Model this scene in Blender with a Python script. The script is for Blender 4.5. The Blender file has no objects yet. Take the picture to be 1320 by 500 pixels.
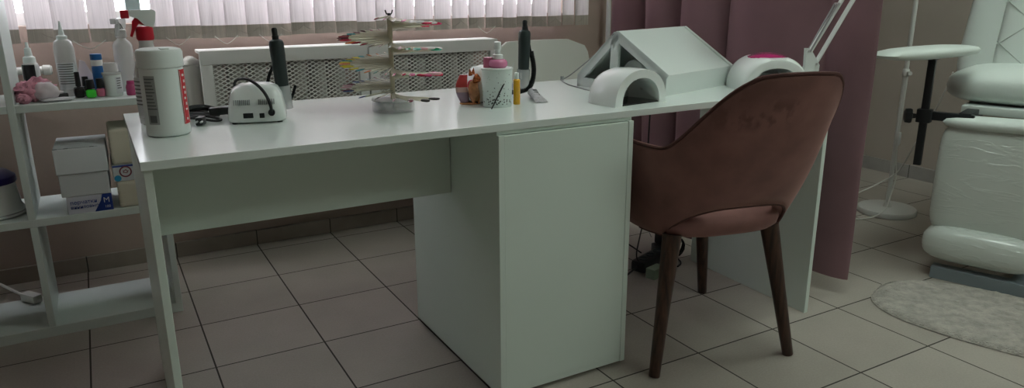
import bpy, bmesh, math, random
from mathutils import Vector, Matrix, noise
R = random.Random(7)
PI = math.pi
sc = bpy.context.scene
COL = sc.collection

# ------------------------------------------------------------------ materials
def mat(name, color, rough=0.5, metal=0.0, spec=0.5, bump=0.0, bscale=60, var=0.0, vscale=8, sheen=0.0,
        trans=0.0, coat=0.0, sheen_tint=None, alpha=1.0, ior=1.45):
    m = bpy.data.materials.new(name); m.use_nodes = True
    nt = m.node_tree; b = nt.nodes['Principled BSDF']
    b.inputs['Base Color'].default_value = (*color, 1)
    b.inputs['Roughness'].default_value = rough
    b.inputs['Metallic'].default_value = metal
    b.inputs['Specular IOR Level'].default_value = spec
    b.inputs['IOR'].default_value = ior
    b.inputs['Transmission Weight'].default_value = trans
    b.inputs['Coat Weight'].default_value = coat
    b.inputs['Alpha'].default_value = alpha
    if sheen:
        b.inputs['Sheen Weight'].default_value = sheen
        b.inputs['Sheen Roughness'].default_value = 0.4
        b.inputs['Sheen Tint'].default_value = (*(sheen_tint or color), 1)
    tc = nt.nodes.new('ShaderNodeTexCoord')
    if var:
        n = nt.nodes.new('ShaderNodeTexNoise'); n.inputs['Scale'].default_value = vscale; n.inputs['Detail'].default_value = 5
        nt.links.new(tc.outputs['Object'], n.inputs['Vector'])
        r = nt.nodes.new('ShaderNodeMapRange'); r.inputs[1].default_value = .3; r.inputs[2].default_value = .7
        r.inputs[3].default_value = 1 - var; r.inputs[4].default_value = 1 + var * .6
        nt.links.new(n.outputs['Fac'], r.inputs[0])
        mx = nt.nodes.new('ShaderNodeVectorMath'); mx.operation = 'SCALE'; mx.inputs[0].default_value = color
        nt.links.new(r.outputs[0], mx.inputs['Scale']); nt.links.new(mx.outputs[0], b.inputs['Base Color'])
    if bump:
        n2 = nt.nodes.new('ShaderNodeTexNoise'); n2.inputs['Scale'].default_value = bscale; n2.inputs['Detail'].default_value = 4
        nt.links.new(tc.outputs['Object'], n2.inputs['Vector'])
        bp = nt.nodes.new('ShaderNodeBump'); bp.inputs['Strength'].default_value = bump; bp.inputs['Distance'].default_value = .01
        nt.links.new(n2.outputs['Fac'], bp.inputs['Height']); nt.links.new(bp.outputs[0], b.inputs['Normal'])
    return m

def tile_mat():
    m = bpy.data.materials.new('floor_tile'); m.use_nodes = True
    nt = m.node_tree; N = nt.nodes; L = nt.links; b = N['Principled BSDF']
    tc = N.new('ShaderNodeTexCoord'); sp = N.new('ShaderNodeSeparateXYZ'); L.new(tc.outputs['Object'], sp.inputs[0])
    def math_(op, a, bb=None):
        n = N.new('ShaderNodeMath'); n.operation = op
        for i, v in enumerate((a, bb)):
            if v is None: continue
            if isinstance(v, (int, float)): n.inputs[i].default_value = v
            else: L.new(v, n.inputs[i])
        return n.outputs[0]
    T = .32; d = []
    for k in 'XY':
        q = math_('DIVIDE', sp.outputs[k], T)
        f = math_('FRACT', math_('ADD', q, .5))
        d.append(math_('ABSOLUTE', math_('SUBTRACT', f, .5)))
    g = math_('LESS_THAN', math_('MINIMUM', d[0], d[1]), .0076)
    fx = math_('FLOOR', math_('DIVIDE', sp.outputs['X'], T)); fy = math_('FLOOR', math_('DIVIDE', sp.outputs['Y'], T))
    cb = N.new('ShaderNodeCombineXYZ'); L.new(fx, cb.inputs[0]); L.new(fy, cb.inputs[1])
    wn = N.new('ShaderNodeTexWhiteNoise'); L.new(cb.outputs[0], wn.inputs['Vector'])
    no = N.new('ShaderNodeTexNoise'); no.inputs['Scale'].default_value = 170; no.inputs['Detail'].default_value = 3
    L.new(tc.outputs['Object'], no.inputs['Vector'])
    no2 = N.new('ShaderNodeTexNoise'); no2.inputs['Scale'].default_value = 6; no2.inputs['Detail'].default_value = 4
    L.new(tc.outputs['Object'], no2.inputs['Vector'])
    v = math_('ADD', math_('MULTIPLY', wn.outputs['Value'], .10), math_('ADD', math_('MULTIPLY', no.outputs['Fac'], .30), math_('MULTIPLY', no2.outputs['Fac'], .25)))
    v = math_('ADD', v, .70)
    sc_ = N.new('ShaderNodeVectorMath'); sc_.operation = 'SCALE'; sc_.inputs[0].default_value = (.365, .33, .29); L.new(v, sc_.inputs['Scale'])
    mx = N.new('ShaderNodeMix'); mx.data_type = 'RGBA'; L.new(g, mx.inputs[0]); L.new(sc_.outputs[0], mx.inputs[6]); mx.inputs[7].default_value = (.05, .043, .037, 1)
    L.new(mx.outputs[2], b.inputs['Base Color'])
    rr = N.new('ShaderNodeMix'); L.new(g, rr.inputs[0]); rr.inputs[2].default_value = .42; rr.inputs[3].default_value = .9
    L.new(rr.outputs[0], b.inputs['Roughness'])
    b.inputs['Specular IOR Level'].default_value = .35
    bp = N.new('ShaderNodeBump'); bp.inputs['Strength'].default_value = .5; bp.inputs['Distance'].default_value = .003
    inv = math_('SUBTRACT', math_('MULTIPLY', no.outputs['Fac'], .25), g)
    L.new(inv, bp.inputs['Height']); L.new(bp.outputs[0], b.inputs['Normal'])
    return m

def skirt_mat(name, color, axis):
    m = mat(name, color, .45, var=.15, vscale=9)
    nt = m.node_tree; N = nt.nodes; L = nt.links; b = N['Principled BSDF']
    src = b.inputs['Base Color'].links[0].from_socket
    tc = N.new('ShaderNodeTexCoord'); sp = N.new('ShaderNodeSeparateXYZ'); L.new(tc.outputs['Object'], sp.inputs[0])
    q = N.new('ShaderNodeMath'); q.operation = 'DIVIDE'; L.new(sp.outputs[axis], q.inputs[0]); q.inputs[1].default_value = .32
    f = N.new('ShaderNodeMath'); f.operation = 'FRACT'; L.new(q.outputs[0], f.inputs[0])
    l = N.new('ShaderNodeMath'); l.operation = 'LESS_THAN'; L.new(f.outputs[0], l.inputs[0]); l.inputs[1].default_value = .014
    mx = N.new('ShaderNodeMix'); mx.data_type = 'RGBA'; L.new(l.outputs[0], mx.inputs[0]); L.new(src, mx.inputs[6]); mx.inputs[7].default_value = (.05, .045, .04, 1)
    L.new(mx.outputs[2], b.inputs['Base Color'])
    return m

def vane_mat(name, color, tfac):
    m = bpy.data.materials.new(name); m.use_nodes = True
    nt = m.node_tree; N = nt.nodes; L = nt.links
    N.remove(N['Principled BSDF']); out = N['Material Output']
    tc = N.new('ShaderNodeTexCoord'); mp = N.new('ShaderNodeMapping'); mp.inputs['Scale'].default_value = (260, 260, 6)
    L.new(tc.outputs['Object'], mp.inputs['Vector'])
    no = N.new('ShaderNodeTexNoise'); no.inputs['Scale'].default_value = 1; L.new(mp.outputs[0], no.inputs['Vector'])
    r = N.new('ShaderNodeMapRange'); r.inputs[1].default_value = .3; r.inputs[2].default_value = .7; r.inputs[3].default_value = .88; r.inputs[4].default_value = 1.06
    L.new(no.outputs['Fac'], r.inputs[0])
    s = N.new('ShaderNodeVectorMath'); s.operation = 'SCALE'; s.inputs[0].default_value = color; L.new(r.outputs[0], s.inputs['Scale'])
    a = N.new('ShaderNodeBsdfDiffuse'); t = N.new('ShaderNodeBsdfTranslucent')
    L.new(s.outputs[0], a.inputs[0]); L.new(s.outputs[0], t.inputs[0])
    mx = N.new('ShaderNodeMixShader'); mx.inputs[0].default_value = tfac
    L.new(a.outputs[0], mx.inputs[1]); L.new(t.outputs[0], mx.inputs[2]); L.new(mx.outputs[0], out.inputs[0])
    return m

def lace_mat():
    m = mat('lace_metal', (.78, .86, .83), .4)
    nt = m.node_tree; N = nt.nodes; L = nt.links; b = N['Principled BSDF']
    tc = N.new('ShaderNodeTexCoord')
    vo = N.new('ShaderNodeTexVoronoi'); vo.inputs['Scale'].default_value = 150; L.new(tc.outputs['Object'], vo.inputs['Vector'])
    lt = N.new('ShaderNodeMath'); lt.operation = 'LESS_THAN'; L.new(vo.outputs['Distance'], lt.inputs[0])
    sp = N.new('ShaderNodeSeparateXYZ'); L.new(tc.outputs['Object'], sp.inputs[0])
    # holes get bigger towards the lower lace band
    mr = N.new('ShaderNodeMapRange'); L.new(sp.outputs['Z'], mr.inputs[0]); mr.inputs[1].default_value = .008; mr.inputs[2].default_value = .075; mr.inputs[3].default_value = .42; mr.inputs[4].default_value = .20
    L.new(mr.outputs[0], lt.inputs[1])
    bot = N.new('ShaderNodeMath'); bot.operation = 'GREATER_THAN'; L.new(sp.outputs['Z'], bot.inputs[0]); bot.inputs[1].default_value = .008
    mu = N.new('ShaderNodeMath'); mu.operation = 'MULTIPLY'; L.new(lt.outputs[0], mu.inputs[0]); L.new(bot.outputs[0], mu.inputs[1])
    sub = N.new('ShaderNodeMath'); sub.operation = 'SUBTRACT'; sub.inputs[0].default_value = 1; L.new(mu.outputs[0], sub.inputs[1])
    L.new(sub.outputs[0], b.inputs['Alpha'])
    return m

def wrap_mat():
    m = mat('film_wrapped_leatherette', (.64, .69, .65), .36, coat=.8)
    nt = m.node_tree; N = nt.nodes; L = nt.links; b = N['Principled BSDF']; b.inputs['Coat Roughness'].default_value = .12
    tc = N.new('ShaderNodeTexCoord'); mp = N.new('ShaderNodeMapping'); mp.inputs['Scale'].default_value = (5, 5, 26); mp.inputs['Rotation'].default_value = (.12, .16, 0)
    L.new(tc.outputs['Object'], mp.inputs[0])
    no = N.new('ShaderNodeTexNoise'); no.inputs['Scale'].default_value = 1.0; no.inputs['Detail'].default_value = 3; no.inputs['Distortion'].default_value = .6; L.new(mp.outputs[0], no.inputs['Vector'])
    s = N.new('ShaderNodeMath'); s.operation = 'SUBTRACT'; L.new(no.outputs['Fac'], s.inputs[0]); s.inputs[1].default_value = .5
    a = N.new('ShaderNodeMath'); a.operation = 'ABSOLUTE'; L.new(s.outputs[0], a.inputs[0])
    r = N.new('ShaderNodeMapRange'); L.new(a.outputs[0], r.inputs[0]); r.inputs[1].default_value = 0; r.inputs[2].default_value = .05; r.inputs[3].default_value = 1; r.inputs[4].default_value = 0
    bp = N.new('ShaderNodeBump'); bp.inputs['Strength'].default_value = .55; bp.inputs['Distance'].default_value = .006
    L.new(r.outputs[0], bp.inputs['Height']); L.new(bp.outputs[0], b.inputs['Coat Normal'])
    bp2 = N.new('ShaderNodeBump'); bp2.inputs['Strength'].default_value = .08; bp2.inputs['Distance'].default_value = .006; L.new(r.outputs[0], bp2.inputs['Height']); L.new(bp2.outputs[0], b.inputs['Normal'])
    return m

def wood_mat():
    m = bpy.data.materials.new('walnut'); m.use_nodes = True
    nt = m.node_tree; N = nt.nodes; L = nt.links; b = N['Principled BSDF']
    tc = N.new('ShaderNodeTexCoord'); mp = N.new('ShaderNodeMapping'); mp.inputs['Scale'].default_value = (70, 70, 5)
    L.new(tc.outputs['Object'], mp.inputs[0])
    no = N.new('ShaderNodeTexNoise'); no.inputs['Scale'].default_value = 1.4; no.inputs['Detail'].default_value = 6; L.new(mp.outputs[0], no.inputs['Vector'])
    cr = N.new('ShaderNodeValToRGB'); cr.color_ramp.elements[0].position = .35; cr.color_ramp.elements[0].color = (.022, .009, .006, 1)
    cr.color_ramp.elements[1].position = .68; cr.color_ramp.elements[1].color = (.085, .036, .022, 1)
    L.new(no.outputs['Fac'], cr.inputs[0]); L.new(cr.outputs[0], b.inputs['Base Color']); b.inputs['Roughness'].default_value = .42
    return m

M = dict(
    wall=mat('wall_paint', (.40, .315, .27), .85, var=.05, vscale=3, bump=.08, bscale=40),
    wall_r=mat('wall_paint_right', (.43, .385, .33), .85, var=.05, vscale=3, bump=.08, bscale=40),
    ceil=mat('ceiling_paint', (.8, .8, .78), .9),
    tile=tile_mat(),
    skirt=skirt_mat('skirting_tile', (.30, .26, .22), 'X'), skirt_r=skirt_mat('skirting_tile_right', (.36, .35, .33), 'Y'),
    laminate=mat('white_laminate', (.70, .79, .735), .38, var=.015, vscale=2, spec=.4),
    top=mat('white_tabletop', (.72, .785, .755), .20, var=.015, vscale=2, spec=.5),
    shelfw=mat('white_shelf_board', (.60, .66, .63), .42, spec=.4),
    radiator=mat('white_enamel', (.70, .70, .67), .35), castiron=mat('cast_iron_paint', (.46, .45, .40), .45), mesh=mat('mesh_enamel', (.80, .80, .76), .4),
    plastic=mat('white_plastic', (.80, .845, .825), .22, coat=.3), plastic_m=mat('white_matte_plastic', (.70, .755, .73), .45),
    chairwhite=mat('white_seat_plastic', (.66, .67, .61), .4),
    black=mat('black_plastic', (.012, .014, .015), .35), rubber=mat('black_rubber', (.010, .011, .012), .55),
    grip=mat('dark_grip', (.022, .034, .035), .5), grey=mat('grey_plastic', (.33, .34, .34), .5),
    red=mat('red_plastic', (.52, .012, .03), .3), redlab=mat('red_label', (.56, .03, .04), .45),
    label=mat('grey_label', (.33, .35, .34), .6), labeltxt=mat('label_print', (.12, .13, .13), .6), whiteprint=mat('white_print', (.8, .8, .78), .6),
    clear=mat('clear_plastic', (.92, .95, .94), .06, trans=.92, ior=1.2), frosted=mat('frosted_plastic', (.70, .71, .72), .35, trans=.35, ior=1.2),
    hazebottle=mat('translucent_bottle', (.60, .60, .59), .25, trans=.45, ior=1.15),
    ivory=mat('ivory_plastic', (.66, .62, .50), .35), core=mat('ivory_core', (.62, .57, .44), .4),
    lace=lace_mat(), pink=mat('pink_liquid_plastic', (.72, .24, .42), .25, coat=.3), hotpink=mat('magenta_plastic', (.46, .03, .16), .22, coat=.5),
    yellow=mat('amber_oil', (.72, .36, .01), .15, coat=.5), blue=mat('blue_plastic', (.015, .13, .38), .35), green=mat('neon_green', (.05, .62, .04), .25, coat=.3),
    magenta=mat('berry_glass', (.42, .05, .16), .15, coat=.5), pinkpol=mat('pink_polish', (.60, .16, .26), .25), darkglass=mat('black_glass', (.016, .014, .016), .12),
    fluff=mat('pink_fluff', (.66, .30, .38), .9, sheen=.4, var=.3, vscale=60), film=mat('clear_film', (.85, .80, .82), .15, trans=.6, ior=1.1),
    foxamber=mat('amber_ceramic', (.66, .30, .13), .12, coat=.7, var=.5, vscale=45), foxgold=mat('gold_glitter', (.55, .16, .05), .2, metal=.6, var=.8, vscale=260),
    foxred=mat('red_ceramic', (.55, .06, .06), .15, coat=.6), foxpink=mat('rose_ceramic', (.62, .40, .36), .2, coat=.5), foxlilac=mat('lilac_ceramic', (.33, .24, .32), .2, coat=.5),
    velvet=mat('rose_brown_velvet', (.250, .126, .114), .85, sheen=.75, sheen_tint=(.80, .52, .48), var=.26, vscale=9, spec=.2),
    piping=mat('dark_velvet_piping', (.075, .026, .022), .8, sheen=.3), walnut=wood_mat(),
    curtain=mat('mauve_velour', (.222, .130, .145), .9, sheen=.45, sheen_tint=(.8, .6, .65), var=.10, vscale=5, spec=.1),
    leather=mat('white_leatherette', (.66, .72, .685), .42, bump=.05, bscale=90), wrap=wrap_mat(),
    seam=mat('seam_thread', (.46, .50, .47), .7), steelblue=mat('grey_steel', (.24, .285, .31), .45, metal=.1), darkmetal=mat('dark_metal', (.03, .033, .036), .4, metal=.4),
    lampwhite=mat('lamp_white', (.60, .60, .575), .4), chrome=mat('brushed_metal', (.6, .62, .62), .3, metal=.9),
    rug=mat('cream_pile', (.50, .465, .42), 1.0, var=.28, vscale=34, bump=1.0, bscale=190, sheen=.2),
    vane=vane_mat('vane_fabric', (.80, .765, .77), .50), hem=vane_mat('vane_hem_fabric', (.50, .45, .40), .10), chain=mat('bead_chain', (.75, .74, .7), .4),
    sage=mat('window_profile', (.16, .22, .20), .5), pvc=mat('white_pvc', (.78, .79, .78), .4),
    card=mat('white_cardboard', (.62, .645, .66), .7), cream=mat('cream_paper', (.60, .565, .46), .85, bump=.2, bscale=30), violetprint=mat('lilac_print', (.60, .61, .68), .6), navyprint=mat('navy_print', (.015, .045, .25), .5),
    cyanprint=mat('cyan_print', (.03, .30, .55), .5), burg=mat('burgundy_print', (.20, .03, .05), .6), lid=mat('indigo_lid', (.016, .008, .10), .3),
    cord=mat('white_cord', (.68, .68, .64), .5), tubegrey=mat('grey_tube', (.46, .46, .48), .35, var=.3, vscale=90), green_box=mat('pale_green_card', (.20, .27, .19), .7),
)
def clear_mat(name, col, tr):
    m = bpy.data.materials.new(name); m.use_nodes = True; nt = m.node_tree; N = nt.nodes; b = N['Principled BSDF']
    b.inputs['Base Color'].default_value = (*col, 1); b.inputs['Roughness'].default_value = .12
    t = N.new('ShaderNodeBsdfTransparent'); x = N.new('ShaderNodeMixShader'); x.inputs[0].default_value = tr
    nt.links.new(b.outputs[0], x.inputs[1]); nt.links.new(t.outputs[0], x.inputs[2]); nt.links.new(x.outputs[0], N['Material Output'].inputs[0]); return m
M['liner'] = mat('pot_liner', (.10, .12, .11), .6)  # shade of the pot's inside put into the colour
M['clear'] = clear_mat('clear_acrylic', (.75, .78, .77), .72); M['haze'] = clear_mat('hazy_acrylic', (.55, .57, .58), .55); M['film'] = clear_mat('thin_film', (.82, .76, .79), .35)
M['hazebottle'] = clear_mat('milky_bottle', (.66, .66, .65), .28)
TIPS = [mat('tip_' + n, c, .15, coat=.6) for n, c in dict(red=(.6, .03, .08), pink=(.75, .10, .25), crimson=(.35, .01, .04), mint=(.10, .45, .35), green=(.02, .30, .14),
        teal=(.03, .33, .38), yellow=(.75, .62, .05), orange=(.75, .25, .08), navy=(.03, .05, .16), wine=(.16, .02, .05), black=(.02, .02, .022), white=(.72, .72, .70), rose=(.65, .35, .38)).items()]
TIP = {m.name[4:]: m for m in TIPS}

# ------------------------------------------------------------------ mesh builder
class MB:
    def __init__(s, off=(0, 0, 0), rz=0.0):
        s.bm = bmesh.new()
        s.T = (Matrix.Translation(Vector(off)) @ Matrix.Rotation(rz, 4, 'Z')).inverted()   # world -> local of a thing at off, rz
    def _faces(s, verts, faces):
        vs = [s.bm.verts.new(v) for v in verts]
        out = []
        for f in faces:
            try: out.append(s.bm.faces.new([vs[i] for i in f]))
            except ValueError: pass
        return vs, out
    def box(s, c, size, bev=0.0, rot=None, seg=2):
        b2 = bmesh.new(); bmesh.ops.create_cube(b2, size=1)
        bmesh.ops.scale(b2, vec=Vector(size), verts=b2.verts)
        if bev > 0: bmesh.ops.bevel(b2, geom=list(b2.edges), offset=bev, segments=seg, profile=.6, affect='EDGES')
        mt = Matrix.Translation(Vector(c))
        if rot is not None: mt = mt @ (Matrix.Rotation(rot, 4, 'Z') if isinstance(rot, (int, float)) else rot.to_4x4())
        bmesh.ops.transform(b2, matrix=mt, verts=b2.verts); s.merge(b2); return s
    def bb(s, lo, hi, bev=0.0, seg=2):
        return s.box([(a + b) / 2 for a, b in zip(lo, hi)], [b - a for a, b in zip(lo, hi)], bev, None, seg)
    def merge(s, b2):
        me = bpy.data.meshes.new('t'); b2.to_mesh(me); b2.free(); s.bm.from_mesh(me); bpy.data.meshes.remove(me)
    def lathe(s, prof, c=(0, 0, 0), seg=32, axis=None, sx=1, sy=1, a0=0, a1=2 * PI):
        """prof: (radius, height) list; closed with end caps"""
        full = abs(a1 - a0 - 2 * PI) < 1e-6
        n = seg if full else seg + 1
        q = Matrix.Identity(3)
        if axis is not None: q = Vector((0, 0, 1)).rotation_difference(Vector(axis)).to_matrix()
        vs = []
        for r, z in prof:
            for k in range(n):
                a = a0 + (a1 - a0) * k / seg
                vs.append(Vector(c) + q @ Vector((r * math.cos(a) * sx, r * math.sin(a) * sy, z)))
        fs = []
        for i in range(len(prof) - 1):
            for k in range(seg):
                k2 = (k + 1) % n
                fs.append((i * n + k, i * n + k2, (i + 1) * n + k2, (i + 1) * n + k))
        if full:
            if prof[0][0] > 1e-6: fs.append(tuple(reversed(range(n))))
            if prof[-1][0] > 1e-6: fs.append(tuple((len(prof) - 1) * n + k for k in range(n)))
        s._faces(vs, fs); return s
    def cyl(s, p0, p1, r0, r1=None, seg=20):
        p0 = Vector(p0); d = Vector(p1) - p0
        return s.lathe([(r0, 0), (r0 if r1 is None else r1, d.length)], p0, seg, d)
    def tube(s, pts, r, seg=8, closed=False, smooth=0):
        P = [Vector(p) for p in pts]
        for _ in range(smooth):
            Q = [P[0]]
            for a, b in zip(P, P[1:]): Q += [a * .75 + b * .25, a * .25 + b * .75]
            P = Q + [P[-1]]
        n = len(P); up = None; rings = []
        for i in range(n):
            if closed: t = (P[(i + 1) % n] - P[i - 1])
            else: t = P[min(i + 1, n - 1)] - P[max(i - 1, 0)]
            t.normalize()
            if up is None: up = t.orthogonal().normalized()
            up = (up - t * up.dot(t)).normalized(); w = t.cross(up)
            rr = r[min(i * len(r) // n, len(r) - 1)] if isinstance(r, (list, tuple)) else r
            rings.append([P[i] + (up * math.cos(2 * PI * k / seg) + w * math.sin(2 * PI * k / seg)) * rr for k in range(seg)])
        vs = [v for ring in rings for v in ring]; fs = []
        for i in range(n if closed else n - 1):
            j = (i + 1) % n
            for k in range(seg):
                k2 = (k + 1) % seg; fs.append((i * seg + k, i * seg + k2, j * seg + k2, j * seg + k))
        if not closed: fs += [tuple(reversed(range(seg))), tuple((n - 1) * seg + k for k in range(seg))]
        s._faces(vs, fs); return s
    def prism(s, poly, fn, a, b):
        """poly of 2-D points swept from a to b; fn(p, t) -> 3-D"""
        n = len(poly)
        vs = [fn(p, a) for p in poly] + [fn(p, b) for p in poly]
        fs = [tuple(reversed(range(n))), tuple(range(n, 2 * n))] + [(k, (k + 1) % n, n + (k + 1) % n, n + k) for k in range(n)]
        s._faces(vs, fs); return s
    def loft(s, rings, cap=True, closed=True):
        n = len(rings[0]); vs = [p for r in rings for p in r]; fs = []
        for i in range(len(rings) - 1):
            for k in range(n if closed else n - 1):
                k2 = (k + 1) % n; fs.append((i * n + k, i * n + k2, (i + 1) * n + k2, (i + 1) * n + k))
        if cap: fs += [tuple(reversed(range(n))), tuple((len(rings) - 1) * n + k for k in range(n))]
        s._faces(vs, fs); return s
    def pillow(s, c, size, n=4.0, nz=3.0, seg=40, lev=12, rot=None, bulge=None):
        """superellipsoid cushion"""
        rings = []
        for i in range(lev + 1):
            ph = -PI / 2 + PI * i / lev
            cz = math.copysign(abs(math.sin(ph)) ** (2 / nz), math.sin(ph)); cr = max(abs(math.cos(ph)), 1e-4) ** (2 / nz)
            ring = []
            for k in range(seg):
                a = 2 * PI * k / seg
                x = math.copysign(abs(math.cos(a)) ** (2 / n), math.cos(a)) * cr; y = math.copysign(abs(math.sin(a)) ** (2 / n), math.sin(a)) * cr
                v = Vector((x * size[0] / 2, y * size[1] / 2, cz * size[2] / 2))
                if bulge: v = bulge(v)
                if rot is not None: v = rot @ v
                ring.append(Vector(c) + v)
            rings.append(ring)
        return s.loft(rings)
    def build(s, name, m, parent=None, smooth=True, angle=40):
        bmesh.ops.recalc_face_normals(s.bm, faces=s.bm.faces)
        bmesh.ops.transform(s.bm, matrix=s.T, verts=s.bm.verts)
        me = bpy.data.meshes.new(name); s.bm.to_mesh(me); s.bm.free()
        me.materials.append(m)
        if smooth:
            me.shade_smooth(); me.set_sharp_from_angle(angle=math.radians(angle))
        o = bpy.data.objects.new(name, me); COL.objects.link(o)
        if parent is not None: o.parent = parent
        return o

def tag(o, label, cat, group=None, kind=None):
    o['label'] = label; o['category'] = cat
    if group: o['group'] = group
    if kind: o['kind'] = kind
    return o
def thing(name, label, cat, loc=(0, 0, 0), rz=0, group=None):
    o = bpy.data.objects.new(name, None); COL.objects.link(o); o.empty_display_size = .05
    o.location = loc; o.rotation_euler = (0, 0, rz)
    return tag(o, label, cat, group)
def struct(o, name=None):
    o['kind'] = 'structure'; return o
def copy_tree(o, parent=None):
    c = o.copy(); COL.objects.link(c)
    if parent is not None: c.parent = parent
    for ch in list(o.children): copy_tree(ch, c)
    return c
_fonts = {}
def text(s, size, m, parent, loc, rot, name='lettering', align='LEFT', off=.00012):
    cu = bpy.data.curves.new('t', 'FONT'); cu.body = s; cu.size = size; cu.extrude = .0003; cu.offset = off; cu.align_x = align
    o = bpy.data.objects.new('t', cu); COL.objects.link(o)
    dg = bpy.context.evaluated_depsgraph_get(); me = bpy.data.meshes.new_from_object(o.evaluated_get(dg))
    bpy.data.objects.remove(o); bpy.data.curves.remove(cu)
    me.materials.clear(); me.materials.append(m)
    t = bpy.data.objects.new(name, me); COL.objects.link(t); t.parent = parent; t.location = loc; t.rotation_euler = rot
    return t
def wave(t, amp, per): return amp * math.sin(2 * PI * t / per)

# ------------------------------------------------------------------ the room
X0, X1, Y0, Y1, H = -1.8, 4.13, -6.6, .42, 2.7
struct(MB().bb((X0 - .1, Y0 - .1, -.1), (X1 + .1, Y1 + .2, 0)).build('floor', M['tile'], smooth=False))
struct(MB().bb((X0 - .1, Y0 - .1, H), (X1 + .1, Y1 + .2, H + .1)).build('ceiling', M['ceil'], smooth=False))
WX0, WX1, WZ0, WZ1 = -.75, 2.215, .935, 2.25
w = MB()
w.bb((X0, Y1, 0), (X1, Y1 + .2, WZ0)); w.bb((X0, Y1, WZ1), (X1, Y1 + .2, H))
w.bb((X0, Y1, WZ0), (WX0, Y1 + .2, WZ1)); w.bb((WX1, Y1, WZ0), (X1, Y1 + .2, WZ1))
struct(w.build('wall_back', M['wall'], smooth=False))
struct(MB().bb((X1, Y0, 0), (X1 + .1, Y1 + .2, H)).build('wall_right', M['wall_r'], smooth=False))
struct(MB().bb((X0 - .1, Y0, 0), (X0, Y1 + .2, H)).build('wall_left', M['wall'], smooth=False))
struct(MB().bb((X0 - .1, Y0 - .1, 0), (X1 + .1, Y0, H)).build('wall_front', M['wall'], smooth=False))
struct(MB().bb((X0, Y1 - .015, 0), (X1, Y1, .062), .002).build('baseboard_back', M['skirt'], smooth=False))
struct(MB().bb((X1 - .012, Y0, 0), (X1, Y1 - .015, .075), .002).build('baseboard_right', M['skirt_r'], smooth=False))
# window: white frame with mullions, panes
wf = MB(); fy0, fy1 = Y1 + .09, Y1 + .15
wf.bb((WX0, fy0, WZ0), (WX1, fy1, WZ0 + .05)); wf.bb((WX0, fy0, WZ1 - .05), (WX1, fy1, WZ1))
wf.bb((WX0, fy0, WZ0 + .05), (WX0 + .05, fy1, WZ1 - .05)); wf.bb((WX1 - .05, fy0, WZ0 + .05), (WX1, fy1, WZ1 - .05))
wf.bb((1.25, fy0, WZ0 + .05), (1.32, fy1, WZ1 - .05))
win = struct(wf.build('window_1', M['pvc'], smooth=False)); win['label'] = 'white framed window behind the vertical blinds'
MB().bb((.268, fy0 - .02, WZ0 + .05), (.318, fy1, WZ1 - .05)).build('mullion', M['sage'], win, smooth=False)
pane = mat('window_glass', (1, 1, 1), 0, trans=1, ior=1.0, spec=0)
for a, b in ((WX0 + .05, .268), (.318, 1.25), (1.32, WX1 - .05)):
    MB().bb((a, fy0 + .025, WZ0 + .05), (b, fy0 + .031, WZ1 - .05)).build('pane', pane, win, smooth=False)
struct(MB().bb((WX0, Y1 + .005, WZ0 - .001), (WX1, fy0, WZ0 + .006)).build('trim_1', M['wall'], smooth=False))

# heating pipe up the wall at the right of the window, and a short pipe to the radiator
t = thing('heating_pipe', 'white vertical heating pipe on the wall between the blinds and the mauve curtain', 'pipe', (2.47, Y1 - .04, 0))
MB().cyl((0, 0, 0), (0, 0, H), .012).build('pipe', M['pvc'], t)
k = MB()
for z in (.25, 1.1, 2.3): k.bb((-.016, -.016, z), (.016, .040, z + .02), .003)
k.build('bracket', M['pvc'], t)
t = thing('radiator_inlet_pipe', 'white horizontal pipe low on the wall behind the bottles at far left', 'pipe', (-.5, .37, .79))
MB().cyl((-.75, 0, 0), (.5, 0, 0), .014).build('pipe', M['radiator'], t)
MB().lathe([(.015, 0), (.018, .003), (.018, .024), (.015, .027)], (.47, 0, 0), 20, (1, 0, 0)).build('coupling', M['radiator'], t)
k = MB()
for x in (-.6, .2): k.bb((x - .008, -.018, -.018), (x + .008, .050, .018), .002)
k.build('bracket', M['radiator'], t)

# ------------------------------------------------------------------ vertical blinds
bl = thing('vertical_blinds', 'white fabric vertical blinds hanging across the window', 'blinds', (.9, .32, 0))
o_ = (.9, .32, 0)
MB(o_).bb((-.85, .295, 2.40), (2.31, .345, 2.44), .004).build('headrail', M['pvc'], bl)
k = MB(o_)
for x in (-.75, .4, 1.4, 2.2): k.bb((x - .02, .345, 2.405), (x + .02, Y1, 2.435))
k.build('rail_bracket', M['pvc'], bl)
edges = [-.62, -.53, -.44, -.35, -.26, -.165, -.075]
vanes = [(a, b) for a, b in zip(edges, edges[1:])]
vanes += [(-.052, .028), (.026, .132), (.136, .226)]
e2 = [.338, .414, .502, .590, .668, .752, .838, .932, 1.020, 1.110, 1.192, 1.278, 1.370, 1.458, 1.545, 1.628, 1.714, 1.806, 1.880, 1.962, 2.048, 2.132, 2.206, 2.294]
vanes += [(a, b + .004) for a, b in zip(e2, e2[1:])]
VB = .886
def vane_sheet(mb, x0, x1, z0, z1, yoff, th, tilt, bow, nseg=8, nz=1):
    def pt(u, z, off):
        x = x0 + (x1 - x0) * u
        y = .305 + yoff + tilt * (u - .5) - bow * (1 - (2 * u - 1) ** 2)
        return Vector((x, y + off, z))
    rings = []
    for iz in range(nz + 1):
        z = z0 + (z1 - z0) * iz / nz
        rings.append([pt(i / nseg, z, 0) for i in range(nseg + 1)] + [pt(i / nseg, z, th) for i in range(nseg, -1, -1)])
    mb.loft(rings)
hooks = []
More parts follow.
